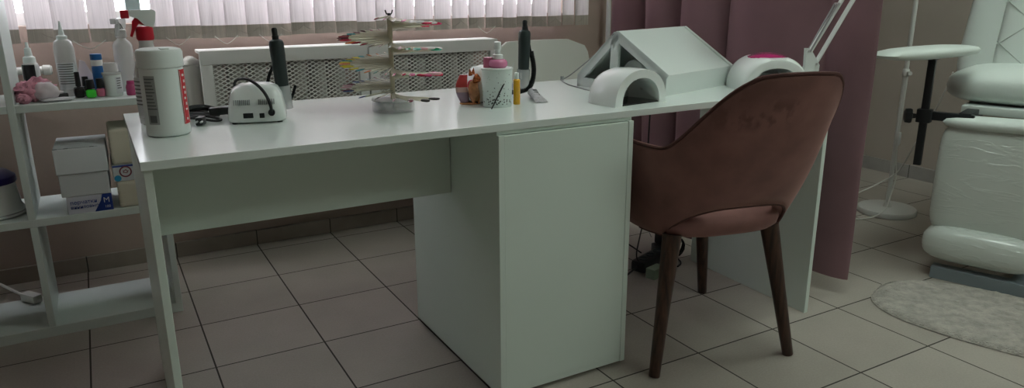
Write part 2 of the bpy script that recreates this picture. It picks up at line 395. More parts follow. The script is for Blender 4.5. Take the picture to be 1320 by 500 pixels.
for i, (a, b) in enumerate(vanes):
    tilt = R.uniform(.010, .022); bow = R.uniform(.002, .004)
    m = MB(o_); dz = R.uniform(-.003, .003)
    vane_sheet(m, a, b, VB + dz + .045, 2.40, 0, .0006, tilt, bow)
    v = m.build('vane', M['vane'], bl, angle=60)
    m = MB(o_); vane_sheet(m, a + .0004, b - .0004, VB + dz, VB + dz + .047, -.0012, .0035, tilt, bow)
    m.build('weighted_hem', M['hem'], v, angle=60)
    hooks.append(((a + b) / 2, VB + dz + .012))
for (xa, za), (xb, zb) in zip(hooks[6:], hooks[7:]):
    if xb - xa < .05: continue
    low = (.02 < xa < .12) or (.36 < xa < .44) or (.52 < xa < .60) or (.70 < xa < .76) or (1.66 < xa < 1.72)
    za, zb = za + (-.004 if low else .024), zb + (-.004 if low else .024); sag = .030 if low else .020
    ch = MB(o_); ch.tube([(xa + (xb - xa) * q / 8, .2925, za + (zb - za) * q / 8 - sag * (1 - abs(q / 4 - 1) ** (1.4 if low else 2))) for q in range(9)], .0016 if low else .0011, 5)
    ch.build('linking_chain', M['chain'] if low else M['hem'], bl)

# ------------------------------------------------------------------ radiators and screens
def screen(x0, x1, label):
    z0, z1 = .20, .842
    o = ((x0 + x1) / 2, .25, z0)
    t = thing('radiator_screen', label, 'radiator screen', o, 0, 'white radiator screens under the window')
    f = MB(o)
    f.bb((x0, .235, z1 - .052), (x1, .262, z1), .003); f.bb((x0, .235, z0), (x1, .262, z0 + .05), .003)
    f.bb((x0, .235, z0 + .05), (x0 + .042, .262, z1 - .052), .003); f.bb((x1 - .038, .235, z0 + .05), (x1, .262, z1 - .052), .003)
    f.build('frame', M['radiator'], t)
    MB(o).bb((x0, .2621, z1 - .012), (x1, .365, z1), .003).build('top_shelf', M['radiator'], t)
    g = MB(o); ax, bx, az, bz = x0 + .036, x1 - .032, z0 + .045, z1 - .047
    px, pz = .0275, .0160; sl = pz / px; y = .252
    W = bx - ax; n = int((W + (bz - az) / sl) / px) + 2
    for k in range(n):
        for sgn in (1, -1):
            xs = ax - (bz - az) / sl + k * px          # where the wire meets az (mirrored for sgn -1)
            xa, xb = max(xs, ax), min(xs + (bz - az) / sl, bx)
            if xb - xa < .004: continue
            za, zb = az + (xa - xs) * sl, az + (xb - xs) * sl
            if sgn < 0: xa, xb = ax + bx - xa, ax + bx - xb
            g.tube([(xa, y, za), (xb, y, zb)], .0026, 4)
    g.build('mesh_grille', M['mesh'], t, smooth=False)
    for xx in (x0 + .02, x1 - .02): MB(o).bb((xx - .010, .262, z0 + .02), (xx + .010, Y1, z0 + .04), .002).build('wall_hook', M['radiator'], t)
screen(.478, 1.128, 'white radiator screen with diamond mesh, behind the grey drill machine')
screen(1.134, 1.742, 'white radiator screen with diamond mesh, behind the nail swatch tower')
def radiator(x0, n, label):
    t = thing('radiator', label, 'radiator', (x0 + n * .04, .33, .22), 0, 'cast iron radiators under the window'); o = (x0 + n * .04, .33, .22)
    for k in range(n):
        x = x0 + k * .08 + .04
        m = MB(o)
        for dy in (-.045, .045):
            m.lathe([(.0, .22), (.018, .23), (.024, .27), (.024, .76), (.020, .80), (.010, .815), (.0, .818)], (x, .335 + dy * .6, 0), 10, sx=1.35)
        m.pillow((x, .335, .79), (.072, .10, .05), 3, 2, 16, 6); m.pillow((x, .335, .25), (.072, .10, .05), 3, 2, 16, 6)
        m.build('radiator_section', M['castiron'], t)
    for xx in (x0 + .08, x0 + n * .08 - .08): MB(o).bb((xx - .01, .34, .40), (xx + .01, Y1, .42)).build('wall_hook', M['castiron'], t)
radiator(.415, 8, 'cast iron radiator whose ribs show left of the mesh screens')
radiator(1.10, 7, 'cast iron radiator behind the screen nearest the white chair')

# ------------------------------------------------------------------ curtain
pts = [(2.265, .07), (2.27, -.11), (2.275, -.29), (2.28, -.47), (2.285, -.66), (2.295, -.85), (2.315, -1.04), (2.345, -1.225)]
def cpath(s):
    f = s * (len(pts) - 1); i = min(int(f), len(pts) - 2); f -= i
    a, b = Vector(pts[i]), Vector(pts[i + 1]); return a.lerp(b, f)
fold = [0, .19, .37, .56, .87, 1.0]      # fold bounds along the rail
def coff(s, z):
    for i in range(len(fold) - 1):
        if fold[i] <= s <= fold[i + 1]:
            u = (s - fold[i]) / (fold[i + 1] - fold[i]); break
    amp = (.085, .085, .085, .085, .03)[i] * (.85 + .15 * min(z / 2, 1))
    return -amp * (max(0, math.sin(PI * u)) ** .62) + .012 * math.sin(7 * s + z * 1.3) * (1 - z / 3)
cu = tag(bpy.data.objects.new('curtain', None), 'floor-length mauve velvet curtain hanging in deep folds behind the desk', 'curtain'); COL.objects.link(cu)
cu.location = (2.3, -.6, 0)
m = MB((2.3, -.6, 0)); nu, nz = 150, 26; rings = []
for j in range(nz + 1):
    z = .055 + (2.64 - .055) * (j / nz) ** 1.0
    fr, bk = [], []
    for i in range(nu + 1):
        s = i / nu; p = cpath(s); tg = (cpath(min(s + .01, 1)) - cpath(max(s - .01, 0))).normalized(); nrm = Vector((-tg.y, tg.x)) * -1
        if nrm.x > 0: nrm = -nrm
        o = -coff(s, z)
        q = p + nrm * o
        wr = .006 * noise.noise(Vector((s * 6, z * 3.2, 4.1))) + .003 * noise.noise(Vector((s * 20, z * 9, 1)))
        zz = z + (.012 * math.sin(s * 9) if j == 0 else 0)
        fr.append(Vector((q.x + nrm.x * wr, q.y + nrm.y * wr, zz))); bk.append(Vector((q.x - nrm.x * .004 + nrm.x * wr, q.y - nrm.y * .004 + nrm.y * wr, zz)))
    rings.append(fr + bk[::-1])
m.loft(rings); m.build('drape', M['curtain'], cu, angle=80)
m = MB((2.3, -.6, 0)); m.tube([(p[0], p[1], 2.655) for p in pts], .014, 8); m.build('curtain_rail', M['pvc'], cu)
m = MB((2.3, -.6, 0))
for p in (pts[0], pts[3], pts[-1]): m.cyl((p[0], p[1], 2.65), (p[0], p[1], H), .01)
m.build('ceiling_bracket', M['pvc'], cu)

# ------------------------------------------------------------------ shelving unit
so = (-.26, -.02, 0)
sh = thing('shelving_unit', 'stepped white open cube shelving unit left of the desk', 'shelf', so)
def board(name, lo, hi): MB(so).bb(lo, hi, .0012, 1).build(name, M['shelfw'], sh, smooth=False)
FY, BY = -.17, .13
board('bottom_board', (-.830, FY, 0), (.283, BY, .034))
board('side_board', (.263, FY, .034), (.283, BY, .717))
board('shelf', (-.810, FY, .366), (.263, BY, .390))
board('top_board', (-.088, FY, .717), (.283, BY, .739)); board('shelf', (-.810, FY, .717), (-.108, BY, .739))
board('divider', (-.108, FY, .034), (-.088, BY, .366)); board('divider', (-.108, FY, .390), (-.088, BY, 1.47))
board('side_board', (-.830, FY, .034), (-.810, BY, 1.47))
board('upper_shelf', (-.810, FY, 1.085), (-.108, BY, 1.107)); board('upper_top_board', (-.830, FY, 1.47), (-.088, BY, 1.492))
board('divider', (-.468, FY, .034), (-.448, BY, .366)); board('divider', (-.468, FY, .390), (-.448, BY, .717))

# ------------------------------------------------------------------ desk, pedestal
TZ = .75
do = (1.15, -.89, 0)
dk = thing('manicure_desk', 'long white laminate manicure desk running across the room', 'desk', do)
MB(do).bb((.180, -1.215, .732), (2.135, -.565, TZ), .0012, 2).build('tabletop', M['top'], dk, smooth=False)
MB(do).bb((.184, -1.205, 0), (.2, -.585, .732), .001, 1).build('side_panel', M['laminate'], dk, smooth=False)
MB(do).bb((.2, -.940, .515), (.952, -.924, .732), .001, 1).build('modesty_panel', M['laminate'], dk, smooth=False)
ep = MB(do); ep.box((2.123, -.965, .366), (.016, .57, .732), .001, -.03); ep.build('end_panel', M['laminate'], dk, smooth=False)
po = (1.16, -.93, 0)
pd = thing('desk_pedestal', 'white cupboard pedestal standing under the middle of the desk', 'cabinet', po)
x0, x1, ya, yb = .954, 1.366, -1.219, -.645
b = MB(po)
b.bb((x0, ya, .012), (x0 + .016, yb, .722), .0006, 1); b.bb((x1 - .016, ya, .012), (x1, yb, .722), .0006, 1)
b.bb((x0 + .016, ya + .003, .012), (x1 - .016, yb, .028)); b.bb((x0 + .016, yb - .016, .028), (x1 - .016, yb, .722)); b.bb((x0, ya + .010, .722), (x1, yb, .732), .0006, 1)
b.build('carcass', M['laminate'], pd, smooth=False)
MB(po).bb((x0 + .0166, ya + .0012, .0288), (x1 - .0166, ya + .018, .7205), .0006, 1).build('door', M['laminate'], pd, smooth=False)
for xx in (x0 + .03, x1 - .03):
    for yy in (ya + .05, yb - .03): MB(po).cyl((xx, yy, 0), (xx, yy, .013), .014).build('foot', M['black'], pd)

# ------------------------------------------------------------------ armchair
def nap_velvet():
    '''the same velvet with a few brushed-nap marks across the upper back'''
    m = M['velvet'].copy(); m.name = 'rose_brown_velvet_marked'; nt = m.node_tree; N = nt.nodes; L = nt.links; b = N['Principled BSDF']
    src = b.inputs['Base Color'].links[0].from_socket
    tc = N.new('ShaderNodeTexCoord'); sp = N.new('ShaderNodeSeparateXYZ'); L.new(tc.outputs['Object'], sp.inputs[0])
    mp = N.new('ShaderNodeMapping'); mp.inputs['Scale'].default_value = (30, 30, 17); L.new(tc.outputs['Object'], mp.inputs[0])
    no = N.new('ShaderNodeTexNoise'); no.inputs['Scale'].default_value = 1; no.inputs['Detail'].default_value = 3; L.new(mp.outputs[0], no.inputs['Vector'])
    def mth(op, a, c):
        n = N.new('ShaderNodeMath'); n.operation = op; n.use_clamp = op == 'MULTIPLY'
        for i, v in enumerate((a, c)):
            if isinstance(v, (int, float)): n.inputs[i].default_value = v
            else: L.new(v, n.inputs[i])
        return n.outputs[0]
    def fall(sock, c, w):
        d = mth('ABSOLUTE', mth('SUBTRACT', sock, c), 0); r = N.new('ShaderNodeMapRange'); L.new(d, r.inputs[0]); r.inputs[1].default_value = w * .5; r.inputs[2].default_value = w; r.inputs[3].default_value = 1; r.inputs[4].default_value = 0; return r.outputs[0]
    th = N.new('ShaderNodeMapRange'); L.new(no.outputs['Fac'], th.inputs[0]); th.inputs[1].default_value = .48; th.inputs[2].default_value = .60
    k = mth('MULTIPLY', mth('MULTIPLY', th.outputs[0], fall(sp.outputs['Z'], .765, .048)), fall(sp.outputs['X'], -.055, .13))
    k = mth('MULTIPLY', k, mth('LESS_THAN', sp.outputs['Y'], -.2))
    mx = N.new('ShaderNodeMix'); mx.data_type = 'RGBA'; L.new(mth('MULTIPLY', k, .42), mx.inputs[0]); L.new(src, mx.inputs[6]); mx.inputs[7].default_value = (.06, .02, .016, 1)
    L.new(mx.outputs[2], b.inputs['Base Color']); return m
CP, CR = (1.6645, -1.133), math.radians(-13)
ac = thing('armchair', 'brownish pink velvet armchair with dark wooden legs, pushed up to the desk', 'armchair', (*CP, 0), CR)
SB = .012
SX = .020
def shell_dims(z):
    q = max(0, min(1.1, (z - .38) / .46))
    return .222 + .094 * q ** .8, .235 + .205 * q ** 1.1
ARM = .17
def plan(s, z, inset=0.0):
    '''s in [-1,1]: 0 is the middle of the back, +-1 the front of the arms'''
    a, b_ = shell_dims(z); a -= inset; b_ -= inset
    cut = .70
    if abs(s) <= cut:
        ph = abs(s) / cut * PI / 2; n = 2.5
        x = a * math.sin(ph) ** (2 / n); y = -b_ * math.cos(ph) ** (2 / n)
    else:
        f = (abs(s) - cut) / (1 - cut); x = a - .012 * f * f; y = f * ARM
    return (x if s >= 0 else -x) + SX, y
def ss(a, b, x):
    t_ = max(0, min(1, (x - a) / (b - a))); return t_ * t_ * (3 - 2 * t_)
def ztop(s):
    e = abs(s); return .668 + .202 * (1 - ss(.10, .45, e)) + .008 * ss(.55, 1, e) - .010 * (min(e, .15) / .15) ** 2
def zbot(s):
    return .392 + .102 * max(0, 1 - (abs(s) / .42) ** 2.4)
m = MB(); NS = 96; rings = []
TH = .036
for i in range(NS + 1):
    s = -1 + 2 * i / NS; zt, zb = ztop(s), zbot(s); ring = []
    NV = 12
    for j in range(NV + 1):
        z = zb + (zt - .018 - zb) * j / NV
        q = j / NV; bul = .010 * math.sin(PI * q)
        x, y = plan(s, z, -bul); ring.append((x, y, z))
    for j in range(1, 6):
        an = PI * j / 6; x, y = plan(s, zt, TH / 2 * (1 - math.cos(an))); ring.append((x, y, zt - .018 + .018 * math.sin(an)))
    for j in range(NV, -1, -1):
        z = zb + (zt - .018 - zb) * j / NV; x, y = plan(s, z, TH); ring.append((x, y, z))
    rings.append([Vector(p) for p in ring])
m.loft(rings); m.build('back_shell', nap_velvet(), ac, angle=70)
m = MB(); m.tube([(*plan(s, ztop(s), .004), ztop(s) - .002) for s in [-1 + 2 * i / 120 for i in range(121)]], .0048, 6); m.build('piping', M['piping'], ac)
m = MB(); m.tube([(*plan(s, zbot(s), .004), zbot(s)) for s in [-.6 + 1.2 * i / 80 for i in range(81)]], .005, 6); m.build('piping', M['piping'], ac)
m = MB(); m.pillow((SX * .6, -.005, .425), (.425, .46, .105), 3.2, 3.0, 56, 14); m.build('seat', M['velvet'], ac, angle=70)
m = MB(); m.pillow((0, .0, .478), (.40, .40, .06), 3.0, 2.6, 48, 10); m.build('seat_cushion', M['velvet'], ac, angle=70)
for sx in (-1, 1):
    for sy in (-1, 1):
        m = MB(); a = Vector((sx * .222, sy * .245, 0)); c = Vector((sx * .157, sy * .185, .40))
        d = c - a; m.lathe([(.0, 0), (.0145, 0.0005), (.016, .003), (.020, .2), (.027, d.length)], a, 20, d); m.build('leg', M['walnut'], ac)

# ------------------------------------------------------------------ white visitor chair behind the desk
wo = (1.735, -.17, 0)
wc = thing('visitor_chair', 'white moulded chair with rounded back, between the desk and the radiator', 'chair', wo)
m = MB(); rings = []
NXs = 24
for j in range(15):
    z = .50 + .355 * j / 14
    hw = .212 + .012 * math.sin(PI * j / 14)
    q = max(0, (z - .795) / .060)
    hw2 = hw - (.045 * (1 - math.sqrt(max(0, 1 - min(q, 1) ** 2)))) - (.02 if j == 14 else 0)
    f = []; bck = []
    for i in range(NXs + 1):
        x = -hw2 + 2 * hw2 * i / NXs
        y = .02 + .05 * j / 14 - .07 * (x / .22) ** 2
        f.append(Vector((x, y, z))); bck.append(Vector((x, y + .014, z)))
    rings.append(f + bck[::-1])
m.loft(rings); m.build('backrest', M['chairwhite'], wc, angle=60)
m = MB(); m.pillow((0, -.16, .45), (.44, .42, .045), 4, 3, 40, 8); m.build('seat', M['chairwhite'], wc)
m = MB()
for x in (-.12, .12): m.tube([(x, -.05, .44), (x, .01, .46), (x, .035, .56)], .011, 8, smooth=2)
m.build('back_support', M['chrome'], wc)
for sx in (-1, 1):
    for sy in (-.33, .02): MB().cyl((sx * .20, sy - .0, 0), (sx * .15, sy * .8 - .03, .44), .012, .014).build('leg', M['chrome'], wc)

# ------------------------------------------------------------------ things on the desk, from the left
# wipes canister
t = thing('wipes_canister', 'tall white wipes canister with red label at the left end of the desk', 'canister', (.258, -.938, TZ), math.radians(14))
r = .0465
MB().lathe([(r - .006, 0), (r - .001, .004), (r, .012), (r - .001, .020), (r - .0012, .148), (r - .003, .152)], seg=48).build('body', M['plastic_m'], t)
m = MB(); m.lathe([(r - .002, .150), (r + .0015, .153), (r + .0015, .184), (r - .002, .190), (r - .010, .1925), (0, .192)], seg=48)
lid = m.build('lid', M['plastic_m'], t); MB().box((0, -r + .012, .1925), (.018, .014, .004), .0015).build('lid_tab', M['plastic_m'], lid)
def wraplabel(mb, r, a0, a1, z0, z1, n=10):
    rings = []
    for z in (z0, z1):
        rings.append([Vector((r * math.cos(a0 + (a1 - a0) * i / n), r * math.sin(a0 + (a1 - a0) * i / n), z)) for i in range(n + 1)] +
                     [Vector(((r - .0006) * math.cos(a0 + (a1 - a0) * i / n), (r - .0006) * math.sin(a0 + (a1 - a0) * i / n), z)) for i in range(n, -1, -1)])
    mb.loft(rings)
D = math.radians
m = MB(); wraplabel(m, r + .0002, D(-60), D(-28), .026, .146); lb = m.build('red_label', M['redlab'], t)
m = MB()
for k, (a, b, z, hh) in enumerate([(-50, -40, .131, .005), (-46, -38, .117, .006), (-50, -41, .104, .005), (-46, -39, .092, .006), (-50, -42, .080, .005), (-45, -38, .067, .006), (-49, -41, .056, .004), (-49, -42, .034, .005), (-58.5, -57.5, .028, .116), (-30.5, -29.5, .028, .116)]):
    wraplabel(m, r + .0007, D(a), D(b), z, z + hh, 4)
m.build('label_print', M['whiteprint'], lb)
m = MB(); wraplabel(m, r + .0002, D(-160), D(-128), .030, .136); lb = m.build('info_label', M['label'], t)
m = MB()
for k in range(10): wraplabel(m, r + .0007, D(-158), D(-130 - (k * 7 % 9)), .128 - k * .0072, .1305 - k * .0072, 4)
wraplabel(m, r + .0007, D(-154), D(-134), .034, .050, 4); m.build('label_print', M['labeltxt'], lb)

# red and white trigger spray bottle
def trigger_head(t, z, white, red, sc_=1.0, rz=0.0):
    Rm = Matrix.Rotation(rz, 4, 'Z') @ Matrix.Scale(sc_, 4)
    def add(name, mb, m):
        bmesh.ops.transform(mb.bm, matrix=Matrix.Translation((0, 0, z)) @ Rm, verts=mb.bm.verts); return mb.build(name, m, t)
    m = MB(); m.lathe([(.017, -.004), (.0195, 0), (.019, .024), (.014, .028)], seg=24); add('collar', m, red)
    m = MB(); prof = [(.022, .028), (.026, .040), (.030, .062), (.022, .067), (-.004, .066), (-.028, .066), (-.028, .052), (-.010, .048), (.002, .034), (.004, .026)]
    m.prism([(x, y) for x, y in prof], lambda p, q: Vector((p[0], q, p[1])), -.011, .011); bmesh.ops.bevel(m.bm, geom=list(m.bm.edges), offset=.002, segments=2, affect='EDGES'); hd = add('spray_head', m, white)
    m = MB(); m.bb((-.046, -.010, .047), (-.0285, .010, .066), .002); add('nozzle', m, red)
    m = MB(); pr = [(-.016, .050), (-.024, .040), (-.026, .024), (-.032, .006), (-.027, .004), (-.018, .024), (-.010, .034), (.004, .030), (.008, .034), (-.006, .046)]
    m.prism(pr, lambda p, q: Vector((p[0], q, p[1])), -.006, .006); add('trigger', m, red)
t = thing('spray_bottle', 'spray bottle with red and white trigger, behind the wipes canister', 'spray bottle', (.246, -.770, TZ), D(-4))
MB().lathe([(.030, 0), (.036, .004), (.037, .02), (.036, .120), (.030, .150), (.019, .178), (.016, .190), (.016, .204)], seg=36).build('bottle', M['hazebottle'], t)
m = MB(); wraplabel(m, .0374, D(-190), D(-90), .02, .115, 16); lb = m.build('label', M['card'], t)
m = MB()
for k in range(7): wraplabel(m, .0379, D(-185), D(-110 - (k * 11 % 20)), .104 - k * .009, .107 - k * .009, 8)
m.build('label_print', M['labeltxt'], lb)
trigger_head(t, .204, M['plastic'], M['red'], 1.0)

# nail drill machine with hand piece
t = thing('nail_drill', 'grey-white nail drill machine with vents and cable, at the desk left', 'nail drill', (.472, -.845, TZ), D(-14))
dm = t
rings = []
for f, (hw, hd, z) in enumerate([(.064, .058, .004), (.066, .060, .008), (.064, .058, .030), (.058, .050, .062), (.050, .042, .078), (.036, .030, .086), (.012, .012, .089)]):
    n = 5 if f < 5 else 3.5
    rings.append([Vector((math.copysign(abs(math.cos(a)) ** (2 / n), math.cos(a)) * hw, math.copysign(abs(math.sin(a)) ** (2 / n), math.sin(a)) * hd, z)) for a in [2 * PI * k / 48 for k in range(48)]])
t.scale = (1.05, 1.05, 1.05)
MB().loft(rings).build('housing', M['plastic'], t, angle=60)
m = MB()
for k in range(9):
    for xc in (-.030, .024):
        x = xc + (k - 4) * .0042; m.box((x, -.0565, .050), (.0016, .006, .012), 0, Matrix.Rotation(D(-14), 3, 'X'))
m.build('vent_slots', M['grey'], t)
m = MB(); m.box((-.018, -.0595, .020), (.022, .006, .0115), .001); m.box((.012, -.0595, .019), (.011, .006, .011), .001); m.build('socket', M['black'], t)
m = MB(); m.cyl((.034, -.056, .026), (.034, -.070, .026), .0075); m.build('plug', M['rubber'], t)
m = MB(); m.tube([(.034, -.068, .028), (.034, -.074, .045), (.022, -.062, .075), (-.004, -.044, .099), (-.03, -.01, .101), (-.05, .03, .088), (-.05, .066, .055), (-.02, .078, .02), (.03, .074, .012), (.075, .066, .03), (.090, .064, .07)], .0035, 8, smooth=3); m.build('cable', M['rubber'], t)
for x in (-.05, .05):
    for y in (-.045, .045): MB().cyl((x, y, 0), (x, y, .006), .006).build('foot', M['rubber'], t)
def handpiece(label, loc, cat='hand piece', tilt=0.0, rz=0.0, zs=.95):
    t = thing('drill_handpiece', label, cat, loc, rz, 'black drill hand pieces')
    Rm = Matrix.Rotation(tilt, 4, 'Y') @ Matrix.Translation((0, 0, .008)) @ Matrix.Scale(zs, 4, (0, 0, 1)) @ Matrix.Diagonal((1.12, 1.12, 1, 1))
    def add(name, mb, m):
        bmesh.ops.transform(mb.bm, matrix=Rm, verts=mb.bm.verts); return mb.build(name, m, t)
    m = MB(); m.lathe([(.0075, .070), (.0145, .074), (.0150, .086), (.0158, .150), (.0163, .152), (.0163, .185), (.0145, .192), (.009, .196)], seg=24); add('grip', m, M['grip'])
    m = MB(); m.lathe([(.0075, .194), (.0075, .205), (.006, .207), (.0065, .222), (.004, .226), (0, .226)], seg=16); add('tail_cap', m, M['rubber'])
    m = MB(); m.lathe([(.0165, .012), (.0175, .012), (.0175, .074), (.0165, .074)], seg=24); m.lathe([(.0060, .064), (.0060, .074)], seg=12); cp = add('clear_cover', m, M['haze'])
    m = MB(); m.cyl((0, 0, .0), (0, 0, .066), .0013, seg=8); m.cyl((0, 0, .04), (0, 0, .072), .005, .008, 12); add('bit', m, M['chrome'])
    return t
h1 = handpiece('black drill hand piece upright beside the grey drill machine at desk left', (.546, -.822, TZ), tilt=D(-3.0))
m = MB(); m.box((.012, -.0, .060), (.005, .03, .02), .002); m.tube([(-.014, .02, .05), (-.03, .03, .015), (-.026, .024, .004), (0, .018, .004)], .004, 6, smooth=2)
m.build('stand', M['clear'], h1)
MB().tube([(-.03, .05, .02), (-.035, .045, .06), (-.030, .03, .10), (-.018, .022, .125)], .0042, 8, smooth=2).build('cord', M['rubber'], h1)

# black cords in a heap
t = thing('cable_heap', 'heap of black power cord between the canister and the drill machine', 'cable', (.36, -.76, TZ))
o = (.36, -.76, TZ)
m = MB(o)
m.tube([(.400, -.745, TZ + .012), (.37, -.72, TZ + .022), (.335, -.725, TZ + .026), (.31, -.735, TZ + .016), (.30, -.76, TZ + .006)], .0075, 8, smooth=2)
m.tube([(.395, -.74, TZ + .006), (.36, -.745, TZ + .008), (.33, -.765, TZ + .014), (.31, -.75, TZ + .018), (.33, -.72, TZ + .014), (.37, -.705, TZ + .007)], .0060, 8, smooth=2)
m.tube([(.312, -.765, TZ + .012), (.345, -.775, TZ + .012), (.385, -.815, TZ + .006), (.386, -.838, TZ + .005), (.365, -.842, TZ + .006), (.340, -.815, TZ + .010), (.315, -.79, TZ + .01)], .0032, 8, smooth=2)
m.tube([(.302, -.765, TZ + .006), (.330, -.80, TZ + .014), (.345, -.83, TZ + .016), (.333, -.853, TZ + .012)], .0032, 8, smooth=2)
m.build('wire', M['rubber'], t)
m = MB(o); m.box((.336, -.855, TZ + .011), (.017, .032, .020), .004, D(-25)); pg = m.build('plug', M['black'], t)
m = MB(o); m.cyl((.327, -.868, TZ + .012), (.322, -.880, TZ + .012), .0022); m.cyl((.337, -.873, TZ + .012), (.332, -.885, TZ + .012), .0022); m.build('pin', M['chrome'], pg)
m = MB(o); m.box((.395, -.742, TZ + .014), (.05, .022, .020), .005, D(-4)); m.build('adapter', M['black'], t)

# nail swatch tower
t = thing('swatch_tower', 'spiral tower of ivory nail colour swatches on a clear round base', 'display stand', (.812, -.893, TZ))
m = MB(); m.lathe([(.054, 0), (.056, .002), (.056, .026), (.053, .030), (.050, .030), (.050, .006), (0, .006)], seg=40); m.lathe([(.012, .006), (.012, .030)], seg=16)
for k in range(6): a = k * PI / 3 + .3; m.box((.031 * math.cos(a), .031 * math.sin(a), .017), (.036, .0025, .022), 0, a)
bs = m.build('base', M['clear'], t)
m = MB(); m.lathe([(.051, .0295), (.0565, .0295), (.0572, .031), (.0565, .0325), (.051, .0325)], seg=40); m.build('rim', M['frosted'], bs)
m = MB(); m.cyl((0, 0, .006), (0, 0, .245), .0035); m.build('pole', M['chrome'], t)
m = MB(); m.lathe([(.006, .030), (.0068, .034), (.0068, .240), (.005, .246)], seg=20); m.build('hub', M['core'], t)
m = MB(); m.tube([(-.010, 0, .262), (-.007, 0, .252), (0, 0, .250), (.007, 0, .252), (.010, 0, .262)], .0018, 6, smooth=2); m.cyl((0, 0, .243), (0, 0, .254), .004); m.build('wing_nut', M['black'], t)
mb = MB(); mb.loft([[Vector(p) for p in ((.004, -.0042, -.0006), (.004, .0042, -.0006), (.004, .0042, .0006), (.004, -.0042, .0006))],
                    [Vector(p) for p in ((.106, -.0050, -.0006), (.106, .0050, -.0006), (.106, .0050, .0006), (.106, -.0050, .0006))]])
st0 = mb.build('swatch', M['ivory'], t, smooth=False)
mb = MB(); mb.pillow((.119, 0, .0004), (.034, .0115, .0032), 2.4, 2, 12, 4); tip_me = {}
tp0 = mb.build('nail_tip', TIP['red'], st0)
for nme, mm in TIP.items():
    c = tp0.data.copy(); c.materials.clear(); c.materials.append(mm); tip_me[nme] = c
NST = 100
def pick(i, ang, z):
    right = math.cos(ang - D(-29)) > 0      # towards the right of the picture
    if z > .20: pool = ['red', 'pink', 'crimson', 'mint', 'white'] if right else ['wine', 'red', 'teal', 'crimson', 'rose']
    elif z > .145: pool = ['green', 'mint', 'rose', 'white', 'green'] if right else ['red', 'wine', 'crimson', 'orange']
    elif z > .095: pool = ['pink', 'red', 'pink', 'rose'] if right else ['yellow', 'teal', 'mint', 'orange']
    elif z > .06: pool = ['pink', 'pink', 'red'] if right else ['navy', 'wine', 'black', 'rose']
    else: pool = ['black', 'wine', 'black'] if right else ['navy', 'black', 'rose']
    return R.choice(pool)
for i in range(NST):
    st = st0 if i == 0 else st0.copy()
    tp = tp0 if i == 0 else tp0.copy()
    if i: COL.objects.link(st); COL.objects.link(tp); st.parent = t; tp.parent = st
    f = i / 94 * .90 if i < 94 else .90 + (i - 93) * .0175
    ang = D(-126) + f * 2 * PI * 3.2; z = .246 - f * .208
    st.location = (0, 0, z); st.rotation_euler = (D(32), R.uniform(.0, .03), ang + R.uniform(-.02, .02)); tp.data = tip_me[pick(i, ang, z)]

# fox figurine
t = thing('fox_figurine', 'small glossy amber fox figurine with a red and lilac tail', 'figurine', (1.040, -.893, TZ), D(-22))
def skin(name, verts, edges, radii, m, parent, lv=2):
    me = bpy.data.meshes.new(name); me.from_pydata(verts, edges, []); o = bpy.data.objects.new(name, me); COL.objects.link(o)
    md = o.modifiers.new('s', 'SKIN'); md.use_smooth_shade = True; 
    for i, rr in enumerate(radii): me.skin_vertices[0].data[i].radius = rr if isinstance(rr, tuple) else (rr, rr)
    me.skin_vertices[0].data[0].use_root = True
    s2 = o.modifiers.new('u', 'SUBSURF'); s2.levels = lv; s2.render_levels = lv
    dg = bpy.context.evaluated_depsgraph_get(); me2 = bpy.data.meshes.new_from_object(o.evaluated_get(dg)); bpy.data.objects.remove(o)
    me2.name = name; me2.materials.clear(); me2.materials.append(m); me2.shade_smooth()
    o2 = bpy.data.objects.new(name, me2); COL.objects.link(o2); o2.parent = parent; return o2
skin('body', [(.010, 0, .012), (.010, 0, .035), (.011, 0, .058), (.018, -.006, .008), (.020, .007, .008), (.012, -.004, .062)], [(0, 1), (1, 2), (0, 3), (0, 4), (2, 5)], [.022, .019, .0135, .013, .013, .0115], M['foxamber'], t)
hd = skin('head', [(.010, -.002, .074), (.022, -.006, .070), (.031, -.009, .066)], [(0, 1), (1, 2)], [.0205, .013, .005], M['foxgold'], t)
for s in (-1, 1): MB().lathe([(.0062, 0), (.004, .009), (.0006, .019)], (.006 + .004 * s, -.003 + .008 * s, .082), 10, (.15 * s, .25 * s, 1)).build('ear', M['foxgold'], hd)
def tailseg(name, a0, a1, m):
    mm = MB(); rings = []
    for i in range(9):
        q = a0 + (a1 - a0) * i / 8; z = .004 + q * .078; cx = -.013 - .010 * math.sin(PI * q * .9); w_ = .010 + .007 * math.sin(PI * (q * .8 + .15)); th = .016
        rings.append([Vector((cx + w_ * math.cos(a), th * .5 * math.sin(a) + .004, z)) for a in [2 * PI * k / 16 for k in range(16)]])
    mm.loft(rings); return mm.build(name, m, t)
tailseg('tail_base', 0, .38, M['foxlilac']); tailseg('tail_band', .38, .56, M['foxpink']); tailseg('tail_tip', .56, 1, M['foxred'])
MB().lathe([(.024, 0), (.026, .002), (.025, .005), (0, .006)], (.0, 0, 0), 24, sx=1.15, sy=.62).build('base', M['foxamber'], t)

